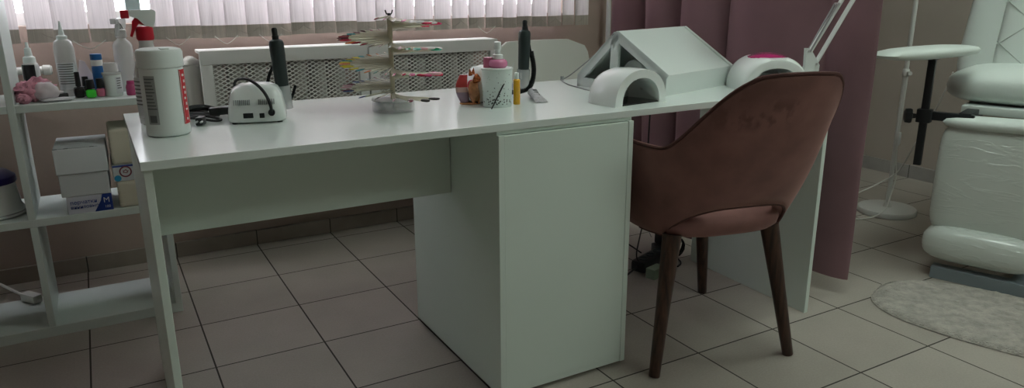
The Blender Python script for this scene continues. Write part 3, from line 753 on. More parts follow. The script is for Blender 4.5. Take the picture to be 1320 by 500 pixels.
# second drill machine behind the pot
t = thing('nail_drill', 'white nail drill machine with red side knob, half hidden behind the lacy pot', 'nail drill', (1.118, -.852, TZ), D(8)); d2 = t
rings = []
for f, (hw, hd_, z) in enumerate([(.056, .046, .004), (.058, .048, .010), (.057, .047, .05), (.050, .040, .083), (.040, .030, .097), (.016, .012, .102)]):
    n = 4.5
    rings.append([Vector((math.copysign(abs(math.cos(a)) ** (2 / n), math.cos(a)) * hw, math.copysign(abs(math.sin(a)) ** (2 / n), math.sin(a)) * hd_, z)) for a in [2 * PI * k / 40 for k in range(40)]])
MB().loft(rings).build('housing', M['plastic'], t, angle=60)
m = MB()
for k in range(6): m.box((-.036 + k * .004, -.0425, .073), (.0015, .006, .010), 0, Matrix.Rotation(D(-14), 3, 'X'))
m.build('vent_slots', M['grey'], t)
m = MB(); m.lathe([(.016, 0), (.018, .003), (.017, .010), (.010, .012), (0, .012)], (-.056, -.012, .048), 20, (-1, -.2, 0)); m.build('knob', M['red'], t)
m = MB(); m.tube([(-.052, .03, .02), (-.075, .02, .012), (-.09, .0, .006), (-.088, -.03, .005), (-.07, -.05, .005)], .003, 6, smooth=2); m.build('cable', M['rubber'], t)
for x in (-.04, .04):
    for y in (-.035, .035): MB().cyl((x, y, 0), (x, y, .006), .006).build('foot', M['rubber'], t)
h2 = handpiece('black drill hand piece with coiled cord, upright behind the yellow bottle', (1.254, -.822, TZ), tilt=D(2.0))
m = MB(); m.box((-.012, .0, .060), (.005, .03, .02), .002); m.tube([(-.012, .018, .05), (-.03, .02, .02), (-.024, .018, .004), (0, .016, .004)], .004, 6, smooth=2); m.build('stand', M['clear'], h2)
m = MB(); P_ = [(.008, 0, .222), (.016, -.004, .190), (.020, -.006, .15), (.024, -.008, .130)]
m.tube(P_, .0028, 6, smooth=2)
coil = []
base = [Vector((.024, -.008, .130)), Vector((.031, -.010, .100)), Vector((.033, -.012, .070)), Vector((.026, -.014, .040)), Vector((.008, -.018, .020)), Vector((-.024, -.010, .012)), Vector((-.07, .0, .015))]
Q = base
for _ in range(3):
    Z = [Q[0]]
    for a, b in zip(Q, Q[1:]): Z += [a * .75 + b * .25, a * .25 + b * .75]
    Q = Z + [Q[-1]]
m.build('cord', M['rubber'], h2)
m = MB(); m.tube(Q, .0068, 10)
for k in range(0, len(Q) - 1):
    a, b = Q[k], Q[k + 1]
    m.lathe([(.0068, -.0012), (.0085, 0), (.0068, .0012)], (a + b) / 2, 12, b - a)
m.build('coiled_cord', M['rubber'], h2)

# lacy pot with its contents
t = thing('lacy_pot', 'pale openwork metal pot on the middle of the desk', 'pot', (1.090, -.962, TZ))
m = MB(); m.lathe([(.0, 0), (.0385, 0), (.040, .002), (.0425, .10), (.0432, .102), (.0425, .104), (.0412, .102), (.0386, .004), (0, .004)], seg=48); m.build('pot', M['lace'], t)
m = MB(); m.lathe([(.0415, .100), (.0440, .101), (.0445, .103), (.0440, .105), (.0415, .105)], seg=48); m.build('rim', M['plastic_m'], t)
MB().lathe([(.0, .006), (.0375, .006), (.0395, .094), (.038, .094), (.036, .008), (0, .008)], seg=40).build('liner', M['liner'], t)  # added dark cylinder so the lace holes read as shaded
t = thing('pump_bottle', 'pink bottle with white pump standing in the lacy pot', 'bottle', (1.094, -.960, TZ + .004))
MB().lathe([(.018, 0), (.020, .003), (.020, .094), (.018, .098)], seg=24).build('base', M['plastic_m'], t)
MB().lathe([(.018, .098), (.020, .100), (.026, .106), (.0265, .116), (.022, .122), (.014, .124)], seg=24).build('bottle', M['pink'], t)
MB().lathe([(.012, .123), (.015, .125), (.0145, .136), (.008, .138), (.0075, .148), (.010, .150), (.0095, .170), (.0, .172)], seg=20).build('pump', M['plastic'], t)
t = thing('pink_capped_bottle', 'low pink-capped bottle behind the pump bottle in the lacy pot', 'bottle', (1.072, -.944, TZ + .004))
MB().lathe([(.012, 0), (.013, .002), (.013, .098), (.009, .103)], seg=20).build('bottle', M['plastic_m'], t); MB().lathe([(.0125, .100), (.013, .102), (.0125, .128), (0, .130)], seg=20).build('cap', M['pinkpol'], t)
t = thing('nail_brush', 'thin black nail art brush leaning against the front of the lacy pot', 'brush', (1.05, -1.022, TZ))
o = (1.05, -1.022, TZ); a, b = Vector((1.042, -1.018, TZ + .0025)), Vector((1.1300, -.9880, TZ + .118))
m = MB(o); m.cyl(a.lerp(b, .30), a.lerp(b, .66), .0022, .0022, 8); m.build('handle', M['black'], t)
m = MB(o); m.cyl(a.lerp(b, .66), a.lerp(b, .78), .0042, .0034, 10); m.build('ferrule', M['black'], t)
m = MB(o); m.cyl(a, a.lerp(b, .30), .0016, .0022, 8); m.build('tail', M['black'], t)
m = MB(o); m.cyl(a.lerp(b, .78), b, .0016, .0006, 8); m.build('bristles', M['chrome'], t)
t = thing('oil_bottle', 'slim yellow cuticle oil bottle with white cap, right of the lacy pot', 'bottle', (1.150, -.966, TZ))
MB().lathe([(.009, 0), (.0098, .002), (.0098, .068), (.006, .072)], seg=20).build('bottle', M['yellow'], t)
MB().lathe([(.0062, .070), (.0066, .072), (.0060, .088), (0, .089)], seg=16).build('cap', M['plastic'], t)
# squeezed tube
ta = math.atan2(-1.05 + .845, 1.200 - 1.262)
t = thing('cream_tube', 'small grey squeezed cream tube lying on the desk', 'tube', (1.262, -.855, TZ), ta)
rings = []
for q in [0, .15, .4, .7, .9, 1]:
    hw = .0125 + .006 * q; hh = .0125 * (1 - q) ** .8 + .0008
    rings.append([Vector((.018 + q * .115, hw * math.cos(a), .0015 + hh + hh * math.sin(a))) for a in [2 * PI * k / 20 for k in range(20)]])
MB().loft(rings).build('tube_body', M['tubegrey'], t)
MB().lathe([(.0095, 0), (.0105, .002), (.0105, .016), (.011, .018)], (.001, 0, .0135), 20, (1, 0, 0)).build('cap', M['black'], t)
m = MB()
for k in range(4): m.box((.040 + k * .018, .003, .0245 - k * .0040), (.012, .012 - k * .001, .0006), 0, Matrix.Rotation(D(12), 3, 'Y'))
m.build('print', M['labeltxt'], t)

# house-shaped hood
ha = math.atan2(.107, .382)
ho = (1.609, -1.063, TZ)
t = thing('dust_hood', 'large white roof-shaped hood with open gable ends on the desk', 'hood', ho, ha)
W_, D_ = .388, .345; ZR, ZF, RY = .184, .0605, .19
th = .006
outer = [(0, 0), (0, ZF), (.008, ZF + .006), (RY - .012, ZR - .006), (RY, ZR), (RY + .014, ZR - .008), (D_ - .006, .036), (D_, .030), (D_, 0)]
inner = [(D_ - th, 0), (D_ - th, .028), (RY + .012, ZR - .018), (RY, ZR - .010), (RY - .008, ZR - .016), (.010, ZF - .004), (th, ZF - .008), (th, 0)]
fn = lambda p, q: Vector((q, p[0], p[1]))
MB().prism(outer + inner, fn, 0, W_).build('roof_shell', M['plastic_m'], t, angle=25)
def gable(x, nm):
    m = MB(); tk = .012
    def bar(a, b, wd):
        a = Vector(a); b = Vector(b); d = (b - a).normalized(); n = Vector((-d.y, d.x)) * wd / 2
        m.prism([a + n, b + n, b - n, a - n], fn, x, x + tk)
    bar((.0, .050), (RY, ZR - .012), .030); bar((RY, ZR - .012), (D_ - .008, .028), .026); bar((RY + .008, .0), (RY + .004, ZR - .015), .030)
    m.prism([(0.001, 0.0), (0.001, ZF - .002), (.040, ZF + .010), (.052, 0.0)], fn, x, x + tk)
    m.prism([(RY - .01, 0), (RY - .01, .018), (D_ - .001, .034), (D_ - .001, 0)], fn, x, x + tk)
    return m.build(nm, M['plastic_m'], t, smooth=False)
gable(.0, 'gable_frame'); gable(W_ - .012, 'gable_frame')
MB().bb((.012, .010, .002), (W_ - .012, D_ - .010, .008)).build('floor_plate', M['plastic_m'], t, smooth=False)
ctr = Vector(ho) + Matrix.Rotation(ha, 3, 'Z') @ Vector((.14, .165, .008))
t2 = thing('towel_roll', 'white rounded roll lying inside the roof-shaped hood', 'roll', ctr, ha)
MB().lathe([(0, -.085), (.030, -.085), (.040, -.078), (.043, -.06), (.043, .16), (.036, .17), (0, .17)], (0, .0, .043), 28, (1, 0, 0)).build('roll', M['plastic_m'], t2)
MB().lathe([(.014, -.088), (.017, -.087), (.017, -.084), (.014, -.084)], (0, 0, .043), 20, (1, 0, 0)).build('core', M['grey'], t2)
# thin lamp cable rising behind the desk
t = thing('thin_cable', 'thin grey cable running from the back of the desk up to the hood', 'cable', (1.52, -.66, TZ))
m = MB((1.52, -.66, TZ)); hr = Vector(ho) + Matrix.Rotation(ha, 3, 'Z') @ Vector((-.004, RY + .010, ZR - .01))
m.tube([hr, (1.60, -.76, TZ + .125), (1.59, -.66, TZ + .06), (1.565, -.60, TZ + .012), (1.552, -.58, TZ + .004), (1.535, -.615, TZ + .003), (1.500, -.70, TZ + .003), (1.485, -.80, TZ + .003), (1.478, -.86, TZ + .003), (1.50, -.90, TZ + .003)], .0022, 6, smooth=3)
m.build('cable', M['grey'], t); 
MB((1.52, -.66, TZ)).cyl((1.551, -.588, TZ + .001), (1.551, -.588, TZ + .016), .006).build('grommet', M['grey'], t)

# arch lamp
aa = D(7)
ao = (1.447, -1.148, TZ)
t = thing('arch_lamp', 'small white arched nail lamp with open tunnel at the desk front edge', 'nail lamp', ao, aa)
def arch(hw, h, n=30, p=2.25): return [(-hw * math.copysign(abs(math.cos(a)) ** (2 / p), math.cos(a)), h * abs(math.sin(a)) ** (2 / p)) for a in [PI * k / n for k in range(n + 1)]]
m = MB(); rings = []
for y, f in ((.0, .985), (.004, 1.0), (.06, 1.0), (.10, .97), (.118, .90), (.126, .78)):
    rings.append([Vector((p[0] * f, y, p[1] * f)) for p in arch(.102, .097)])
rings2 = []
for y, f in ((.108, .80), (.09, .92), (.06, 1), (.003, 1.0), (.0, 1.015)):
    rings2.append([Vector((p[0] * f, y, p[1] * f)) for p in arch(.072, .072)])
m.loft(rings + rings2 + [rings[0]], cap=False, closed=False)
# back wall closing the tunnel
m.loft([[Vector((p[0] * .78, .126, p[1] * .78)) for p in arch(.102, .097)], [Vector((p[0] * .05, .127, p[1] * .05)) for p in arch(.102, .097)]], cap=False, closed=False)
m.build('shell', M['plastic'], t, angle=50)
m = MB(); m.bb((-.072, .004, .0005), (.072, .112, .004)); m.build('base_plate', M['darkglass'], t)
m = MB()
for k in range(5): a = D(25 + k * 32); m.lathe([(.004, 0), (.0045, .002), (.003, .004)], (-.070 * math.cos(a), .06, .070 * math.sin(a) + .001), 10, (math.cos(a), 0, -math.sin(a)))
m.build('diode', M['chrome'], t)

# pink-topped lamp
t = thing('pink_top_lamp', 'white nail lamp with magenta top panel, behind the armchair back', 'nail lamp', (2.013, -1.082, TZ), D(-26))
uv = arch(.112, .108, 36, 2.3)
m = MB(); rings = []
for y, f in ((-.085, .86), (-.083, .90), (-.06, .97), (-.02, 1.0), (.05, 1.0), (.074, .95), (.086, .84)):
    rings.append([Vector((p[0] * f, y, min(p[1] * f, .100))) for p in uv])
inn = arch(.074, .070, 36, 2.4)
rings_in = [[Vector((p[0], y, p[1])) for p in inn] for y in (.06, -.084)]
m.loft(rings_in[::-1][::-1] + rings, cap=False, closed=False)
m.loft([[Vector((p[0] * .84, .086, min(p[1] * .84, .1))) for p in uv], [Vector((p[0] * .02, .087, p[1] * .02)) for p in uv]], cap=False, closed=False)
m.build('shell', M['plastic'], t, angle=50)
m = MB(); rings = []
for q in range(9):
    y = -.058 + .122 * q / 8; wv = math.sqrt(max(.02, 1 - ((q - 4) / 4.6) ** 2))
    rings.append([Vector((x * .062 * wv, y, .0985 + .0125 * (1 - x * x) * wv)) for x in [-1 + k / 6 for k in range(13)]] + [Vector((x * .062 * wv, y, .096)) for x in [1 - k / 6 for k in range(13)]])
m.loft(rings); m.build('top_panel', M['hotpink'], t, angle=60)
m = MB(); m.bb((-.06, -.07, .0005), (.06, .06, .004)); m.build('base_plate', M['darkglass'], t)
m = MB()
for k in range(5): m.box((-.012 + k * .005, -.0735, .074), (.003, .0012, .006 if k % 2 else .008), 0, Matrix.Rotation(D(-22), 3, 'X'))
m.build('logo_print', M['grey'], t)

# clamp lamp arm
lo = (2.118, -1.165, TZ)
t = thing('clamp_lamp', 'white spring-arm lamp clamped to the right end of the desk', 'lamp', lo)
m = MB(); m.bb((-.020, -.020, .0005), (.014, .020, .022), .003); m.bb((.0175, -.018, -.050), (.024, .018, .018), .002); m.bb((-.02, -.018, -.058), (.024, .018, -.050), .002); m.cyl((-.004, 0, -.05), (-.004, 0, -.0255), .006)
m.build('clamp', M['plastic'], t)
dv = Vector((.82, -.57, 0)).normalized()       # the arm folds in this upright plane
def LP(s, z): return Vector((dv.x * s, dv.y * s, z))
m = MB(); sd = Vector((-dv.y, dv.x, 0))
def plate(poly, off, tk, mb):
    mb.prism(poly, lambda p, q: LP(p[0], p[1]) + sd * q, off - tk / 2, off + tk / 2)
for o_s in (-.011, .011): plate([(-.028, .030), (.020, .024), (.022, .075), (.008, .098), (-.010, .126), (-.024, .126), (-.022, .07), (-.03, .05)], o_s, .003, m)
m.cyl((0, 0, .018), (0, 0, .04), .010); m.build('joint_bracket', M['plastic'], t)
m = MB(); m.lathe([(.008, 0), (.008, .016), (.005, .018)], LP(-.028, .042), 12, -dv); m.build('thumb_screw', M['plastic'], t)
m = MB()
for a_, c_ in ((LP(.012, .078), LP(.148, .365)), (LP(-.010, .112), LP(.128, .386))):
    for o_s in (-.007, .007): m.cyl(a_ + sd * o_s, c_ + sd * o_s, .0050, .0050, 8)
low = m.build('lower_arm', M['plastic'], t)
m = MB()
for o_s in (-.012, .012): m.tube([LP(-.012, .115) + sd * o_s, LP(.055, .262) + sd * o_s], .0030, 8)
m.build('spring', M['grey'], low)
for (s_, z_) in ((.012, .078), (-.016, .118), (.058, .262), (.006, .050)): MB().cyl(LP(s_, z_) - sd * .016, LP(s_, z_) + sd * .016, .004, .004, 10).build('rivet', M['chrome'], t)
m = MB()
for o_s in (-.011, .011): plate([(.115, .37), (.16, .35), (.165, .40), (.12, .41)], o_s, .003, m)
m.build('elbow_bracket', M['plastic'], t)
m = MB()
for dz in (0, .022):
    for o_s in (-.007, .007): m.cyl(LP(.14, .37 + dz) + sd * o_s, LP(-.16, .56 + dz) + sd * o_s, .0042, .0042, 8)
m.build('upper_arm', M['plastic'], t)
m = MB(); m.lathe([(.010, .04), (.045, .03), (.075, -.02), (.085, -.045), (.082, -.045), (.070, -.018), (.040, .024), (.008, .03)], LP(-.18, .55), 32); m.build('lamp_shade', M['plastic'], t)

# ------------------------------------------------------------------ things on the shelf top
SZ = .7392
def bottle(name, label, cat, loc, prof, m, cap=None, capm=None, lab=None, labm=None, group=None, seg=24, rz=0, capname='cap', lines=0):
    t = thing(name, label, cat, loc, rz, group)
    MB().lathe(prof, seg=seg).build('bottle', m, t)
    if cap: MB().lathe(cap, seg=seg).build(capname, capm, t)
    if lab:
        mm = MB(); wraplabel(mm, *lab); lb = mm.build('label', labm, t)
        if lines:
            mm = MB()
            for k in range(lines): wraplabel(mm, lab[0] + .0005, lab[1] + .15, lab[2] - .15 - (k * 5 % 4) * .05, lab[4] - .006 - k * .0075, lab[4] - .003 - k * .0075, 6)
            mm.build('label_print', M['labeltxt'], lb)
    return t
t = thing('pink_scrunchie', 'crumpled pink fluffy scrunchie at the left end of the shelf top', 'scrunchie', (-.040, -.105, SZ))
rr = random.Random(3)
def blob(mb, c, r, sq=(1, 1, 1), amp=.35, fr=55, seg=26, lev=16, sd_=0):
    rings = []
    for i in range(lev + 1):
        ph = -PI / 2 + PI * i / lev; ring = []
        for k in range(seg):
            a = 2 * PI * k / seg; d = Vector((math.cos(a) * max(math.cos(ph), .02), math.sin(a) * max(math.cos(ph), .02), math.sin(ph)))
            n = noise.noise(d * r * fr + Vector((sd_, sd_ * 2, 1.7))); ring.append(Vector(c) + Vector((d.x * sq[0], d.y * sq[1], d.z * sq[2])) * r * (1 + amp * n))
        rings.append(ring)
    mb.loft(rings)
m = MB(); blob(m, (-.012, .0, .032), .030, (1.1, 1, 1.0), .55, 130, sd_=1); blob(m, (.018, .012, .040), .032, (1.2, 1, .9), .5, 130, sd_=5); blob(m, (-.024, -.024, .0145), .020, (1.0, 1, .75), .45, 150, sd_=9)
m.build('fluff', M['fluff'], t, angle=80)
m = MB(); blob(m, (.032, -.012, .030), .030, (1.2, .8, .9), .3, 60, sd_=12); m.build('film_bow', M['film'], t, angle=60)
t = thing('clear_tray', 'flat clear plastic pouch lying beside the pink scrunchie', 'pouch', (.02, -.128, SZ), D(8))
m = MB(); m.pillow((0, 0, .006), (.085, .05, .012), 5, 2, 28, 6); m.build('pouch', M['frosted'], t)
bottle('nozzle_bottle', 'white-nozzled bottle with black label above the pink scrunchie', 'bottle', (-.044, .045, SZ), [(.022, 0), (.024, .003), (.024, .095), (.020, .104), (.012, .108)], M['hazebottle'],
       [(.017, .104), (.018, .107), (.017, .122), (.011, .126), (.009, .150), (.005, .152), (.004, .168), (0, .169)], M['plastic_m'], (.0244, D(-175), D(-60), .012, .100, 12), M['darkglass'], capname='nozzle')
bottle('pointed_bottle', 'tall white pointed-tip bottle with printed label on the shelf top', 'bottle', (.055, .0, SZ), [(.026, 0), (.029, .003), (.029, .150), (.024, .170), (.014, .178)], M['hazebottle'],
       [(.015, .176), (.0155, .186), (.009, .190), (.005, .215), (.002, .232), (0, .233)], M['plastic_m'], (.0294, D(-150), D(-40), .022, .105, 14), M['card'], capname='tip', lines=9)
t = thing('blister_pack', 'black and white small blister pack at the foot of the pointed-tip bottle', 'pack', (.022, -.075, SZ), D(20))
m = MB(); m.box((0, 0, .009), (.05, .030, .018), .004); m.build('pack', M['darkglass'], t)
m = MB(); m.pillow((.0, -.004, .021), (.03, .02, .012), 3, 2, 16, 6); m.build('blister', M['film'], t)
t = thing('foil_sachet', 'white folded triangular sachet standing behind the black polish bottle', 'sachet', (.102, .03, SZ))
m = MB(); m.prism([(-.024, 0), (.030, 0), (.026, .050), (.004, .102), (-.010, .108), (-.020, .06)], lambda p, q: Vector((p[0], q + .1 * p[1], p[1])), -.006, .004); m.build('sachet', M['film'], t, smooth=False)
def polish(label, loc, m, capm, w_=.013, h=.030, ch=.034, cr=.0075):
    t = thing('nail_polish', label, 'nail polish', loc, R.uniform(-.2, .2), 'nail polish bottles on the shelf top')
    mm = MB(); mm.pillow((0, 0, h / 2), (w_ * 2, w_ * 1.8, h), 4, 4, 24, 8); mm.build('bottle', m, t)
    MB().lathe([(.005, h - .004), (.005, h + .002), (cr, h + .002), (cr * .9, h + ch), (0, h + ch + .001)], seg=18).build('cap', capm, t)
polish('black nail polish bottle with tall black cap on the shelf edge', (.080, -.075, SZ), M['darkglass'], M['black'], .015, .034, .046, .008)
polish('bright green nail polish bottle with black cap on the shelf edge', (.112, -.098, SZ), M['green'], M['black'], .0145, .027, .030, .0125)
polish('pink nail polish bottle between the green bottle and the white jar', (.139, -.082, SZ), M['pinkpol'], M['black'], .0125, .027, .030, .011)
polish('dark nail polish bottle behind the green one', (.100, -.045, SZ), M['darkglass'], M['black'], .014, .03, .032, .010)
bottle('blue_tube', 'blue and white squeeze bottle behind the green nail polish', 'bottle', (.140, -.012, SZ), [(.015, 0), (.017, .002), (.017, .085), (.014, .092)], M['blue'],
       [(.0165, .109), (.0170, .111), (.0165, .128), (0, .129)], M['blue'], (.0174, D(-150), D(-30), .014, .07, 10), M['blue'])
MB().lathe([(.0168, .091), (.0172, .093), (.0172, .108), (.0165, .110)], seg=24).build('collar', M['whiteprint'], bpy.data.objects['blue_tube'])
bottle('white_jar', 'white round jar with grey label near the right end of the shelf top', 'jar', (.176, -.075, SZ), [(.024, 0), (.0262, .003), (.0262, .066), (.024, .070)], M['plastic_m'],
       [(.0285, .067), (.029, .069), (.0285, .074), (.021, .075), (.021, .098), (.019, .104), (0, .105)], M['hazebottle'], (.0266, D(-75), D(-25), .008, .06, 8), M['card'], capname='lid', lines=5)
t = thing('clear_spray_bottle', 'clear spray bottle with pale trigger standing behind the white jar', 'spray bottle', (.222, .035, SZ), D(62))
MB().lathe([(.026, 0), (.030, .003), (.030, .150), (.024, .160), (.015, .168), (.013, .176)], seg=28).build('bottle', M['hazebottle'], t)
trigger_head(t, .176, M['hazebottle'], M['hazebottle'], .9)
bottle('berry_polish', 'small berry-coloured bottle at the right end of the shelf top', 'bottle', (.226, -.090, SZ), [(.014, 0), (.0165, .003), (.0165, .026), (.014, .034), (.012, .036)], M['magenta'],
       [(.0125, .035), (.013, .037), (.0115, .046), (0, .047)], M['magenta'], seg=20)

# ------------------------------------------------------------------ glove boxes and paper packs in the middle shelf
MZ = .3902
go = (.062, -.075, MZ)
def gbox(label, loc, size, rz, group='glove boxes stacked on the middle shelf'):
    t = thing('glove_box', label, 'box', loc, rz, group)
    b_ = MB().bb((-size[0] / 2, -size[1] / 2, 0), (size[0] / 2, size[1] / 2, size[2]), .0015, 1).build('carton', M['card'], t, smooth=False)
    return t
sz = (.122, .20, .058)
t = gbox('white vinyl glove box with blue size M corner, lowest of the stack', (.061, -.063, MZ), (.124, .21, .056), D(0))
fy = -.105 - .0004
m = MB(); m.prism([(-.062, .001), (.062, .001), (.062, .055), (-.062, .055)], lambda p, q: Vector((p[0], q, p[1])), fy, fy + .0005); m.build('front_print', M['violetprint'], t, smooth=False)
m = MB(); m.prism([(.010, .001), (.062, .001), (.062, .055), (.036, .055), (.030, .034)], lambda p, q: Vector((p[0], q, p[1])), fy - .0006, fy - .0001); m.build('blue_panel', M['navyprint'], t, smooth=False)
rt = (PI / 2, 0, 0)
text('перчатки', .0165, M['navyprint'], t, (-.054, fy - .0008, .031), rt); text('виниловые', .0145, M['navyprint'], t, (-.054, fy - .0008, .017), rt)
text('M', .024, M['whiteprint'], t, (.046, fy - .0012, .027), rt, align='CENTER', off=0); text('100', .011, M['whiteprint'], t, (.047, fy - .0012, .010), rt, align='CENTER', off=0)
t = gbox('plain white glove box in the middle of the stack', (.058, -.062, MZ + .0565), (.134, .215, .072), D(-1.5))
t = gbox('plain white box with small print along its top edge, topmost of the stack', (.058, -.062, MZ + .129), (.142, .225, .078), D(-1.5))
m = MB()
for x in (-.0645, -.0355, .034): m.box((x, -.099, .0783), (.012, .010, .0008))
m.bb((-.058, -.1005, .0779), (.050, -.0975, .0784)); m.build('top_print', M['labeltxt'], t, smooth=False)
def pack(label, loc, size, rz=0):
    t = thing('paper_towel_pack', label, 'paper towels', loc, rz, 'cream paper packs on the middle shelf')
    m = MB(); m.box((0, 0, size[2] / 2), size, .010, None, 3); m.build('pack', M['cream'], t)
    m = MB()
    for k in range(5): m.box((0, 0, size[2] * (k + 1) / 6), (size[0] + .0008, size[1] + .0008, .0012))
    m.build('fold_line', M['cream'], t, smooth=False)
pack('cream paper towel pack standing on the shelf beside the lettered glove box', (.192, -.065, MZ), (.100, .20, .086))
t = thing('gel_box', 'white printed box with burgundy ring and blue dot between two cream packs', 'box', (.188, -.062, MZ + .087)); 
MB().bb((-.052, -.10, 0), (.052, .10, .052), .0012, 1).build('carton', M['card'], t, smooth=False)
m = MB()
ring = [Vector((.016 * math.cos(a), -.1003, .030 + .016 * math.sin(a))) for a in [2 * PI * k / 28 for k in range(28)]]
m.tube(ring, .0022, 5, closed=True)
for k in range(5): m.box((-.006 + k * .003, -.1005, .030 + .004 * math.sin(k * 2.4)), (.002, .001, .009), 0, Matrix.Rotation(k * .9, 3, 'Y'))
bpy_shift = Matrix.Translation((-.016, 0, 0)); bmesh.ops.transform(m.bm, matrix=bpy_shift, verts=m.bm.verts); m.build('ring_print', M['burg'], t)
m = MB(); m.cyl((-.040, -.0999, .010), (-.040, -.1006, .010), .010, seg=24); m.build('dot_print', M['cyanprint'], t)
m = MB(); m.bb((-.052, -.1006, .0455), (.02, -.0999, .0515)); m.build('band_print', M['navyprint'], t, smooth=False)
pack('cream paper towel pack on top of the burgundy-ringed box', (.190, -.060, MZ + .140), (.102, .20, .112))
# steriliser
t = thing('steriliser', 'white steriliser pot with indigo lid in the left compartment of the shelf', 'steriliser', (-.206, -.045, MZ))
MB().lathe([(.082, 0), (.090, .003), (.090, .012), (.080, .030), (.074, .085), (.070, .103), (0, .104)], seg=44).build('body', M['plastic'], t)
MB().lathe([(.076, .102), (.078, .106), (.076, .122), (.055, .140), (.0, .146)], seg=44).build('lid', M['lid'], t)
m = MB(); m.lathe([(.0905, .010), (.0912, .012), (.0905, .014)], seg=44); m.build('base_seam', M['grey'], t)
# white extension cord end on the bottom shelf
t = thing('white_extension_lead', 'white lead with socket end lying across the bottom shelf at far left', 'lead', (-.165, .14, .036))
o = (-.165, .14, .036); m = MB(o)
m.tube([(-.55, .33, .10), (-.38, .30, .12), (-.28, .23, .085), (-.215, .175, .05), (-.185, .125, .0455)], .005, 8, smooth=2); m.build('cable', M['cord'], t)
m = MB(o); m.box((-.165, .088, .052), (.034, .075, .030), .008, D(35)); m.build('socket', M['cord'], t)

# ------------------------------------------------------------------ cables under the desk
t = thing('power_strip', 'black power strip lying on the floor under the right of the desk', 'power strip', (1.93, -.66, 0), D(20))
m = MB(); m.box((0, 0, .030), (.19, .062, .044), .010); m.build('housing', M['black'], t)
m = MB()
for k in range(3): m.lathe([(.016, 0), (.019, .001), (.019, .004), (.015, .004), (.014, .0015), (0, .001)], (-.055 + k * .055, 0, .0515), 20)
m.build('outlet', M['grip'], t)
m = MB(); m.bb((-.06, -.02, 0), (.07, .02, .010)); m.build('foot_pad', M['rubber'], t)
t = thing('plug_adapter', 'black plug adapters and coiled wire heaped behind the armchair leg', 'adapter', (2.04, -.60, 0), D(-20))
m = MB(); m.box((0, 0, .03), (.075, .055, .06), .008); m.box((.01, .01, .082), (.06, .05, .046), .008, D(18)); m.build('adapter_block', M['black'], t)
m = MB()
for k in range(5): m.tube([(.045 * math.cos(a + k) + .03, .012 * math.sin(a * 2 + k) - .04, .062 + .045 * math.sin(a + k)) for a in [2 * PI * q / 20 for q in range(20)]], .0026, 6, closed=True)
m.build('coiled_wire', M['rubber'], t)
m = MB(); m.tube([(.0, -.03, .06), (-.02, -.045, .10), (0, -.05, .135), (.03, -.045, .14)], .004, 6, smooth=2); m.build('white_wire', M['cord'], t)
t = thing('plug_adapter', 'round black plug adapter hanging under the desk beside the pedestal', 'adapter', (1.40, -.80, 0))
o = (1.40, -.80, 0); m = MB(o); m.pillow((1.80, -.58, .165), (.075, .06, .085), 3, 2.5, 24, 10); m.build('adapter_block', M['black'], t)
m = MB(o)
m.tube([(1.80, -.58, .20), (1.81, -.57, .35), (1.83, -.575, .60), (1.83, -.58, .724)], .0032, 6, smooth=2)
m.build('wire', M['rubber'], t)
t = thing('loose_wire', 'loose black wires looping under the desk to the power strip', 'wire', (1.86, -.66, 0))
o = (1.86, -.66, 0); m = MB(o)
m.tube([(1.95, -.60, .724), (1.94, -.60, .45), (1.93, -.62, .22), (1.87, -.66, .13), (1.83, -.69, .07), (1.86, -.69, .04)], .0030, 6, smooth=3)
m.tube([(1.80, -.60, .13), (1.85, -.62, .10), (1.90, -.64, .06)], .0030, 6, smooth=2)
m.tube([(1.38, -.80, .006), (1.55, -.78, .006), (1.72, -.73, .006), (1.84, -.69, .03)], .0036, 6, smooth=2)
m.tube([(2.02, -.72, .006), (2.06, -.70, .006), (2.085, -.64, .008), (2.10, -.62, .006)], .0034, 6, smooth=2)
m.build('wire', M['rubber'], t)
m = MB(o); m.tube([(1.82, -.56, .17), (1.87, -.52, .21), (1.94, -.52, .21), (1.99, -.56, .13), (2.0, -.58, .09)], .0022, 6, smooth=3); m.build('thin_wire', M['grey'], t)
t = thing('card_box', 'small pale green carton on the floor below the power strip', 'box', (1.885, -.745, 0), D(15))
MB().bb((-.035, -.02, 0), (.035, .02, .040), .001, 1).build('carton', M['green_box'], t, smooth=False)

# ------------------------------------------------------------------ floor lamp base and cable
t = thing('floor_lamp', 'white floor lamp pole on a round base, in front of the right wall', 'floor lamp', (3.400, -.672, 0))
MB().lathe([(.128, 0), (.132, .004), (.132, .022), (.128, .027), (.02, .030), (.012, .05)], seg=56).build('base', M['lampwhite'], t)
MB().cyl((0, 0, .028), (0, 0, 1.62), .0105, seg=20).build('pole', M['lampwhite'], t)
m = MB(); m.lathe([(.013, 0), (.0155, .003), (.0155, .03), (.013, .034)], (0, 0, .66), 16); m.cyl((0, -.012, .677), (-.018, -.034, .677), .009); m.build('height_knob', M['lampwhite'], t)
m = MB(); m.tube([(-.012, -.02, .66), (-.03, -.03, .60), (-.028, -.028, .50), (-.022, -.022, .40)], .003, 6, smooth=2)
m.tube([(-.022, -.022, .34), (-.01, -.02, .26), (.012, -.016, .20), (.010, -.018, .15), (-.02, -.02, .08), (-.08, -.05, .035), (-.18, -.04, .006), (-.30, .02, .006), (-.45, .08, .006), (-.60, .12, .006)], .003, 6, smooth=3); m.build('cable', M['cord'], t)
m = MB(); m.box((-.021, -.022, .37), (.018, .018, .066), .005); m.build('cable_switch', M['lampwhite'], t)
m = MB(); m.tube([(0, 0, 1.60), (-.02, 0, 1.72), (-.15, 0, 1.78), (-.22, 0, 1.72)], .010, 10, smooth=3); m.build('gooseneck', M['lampwhite'], t)
m = MB(); m.lathe([(.02, .05), (.06, .04), (.10, -.03), (.096, -.03), (.055, .032), (.01, .04)], (-.23, 0, 1.68), 32); m.build('lamp_head', M['lampwhite'], t)
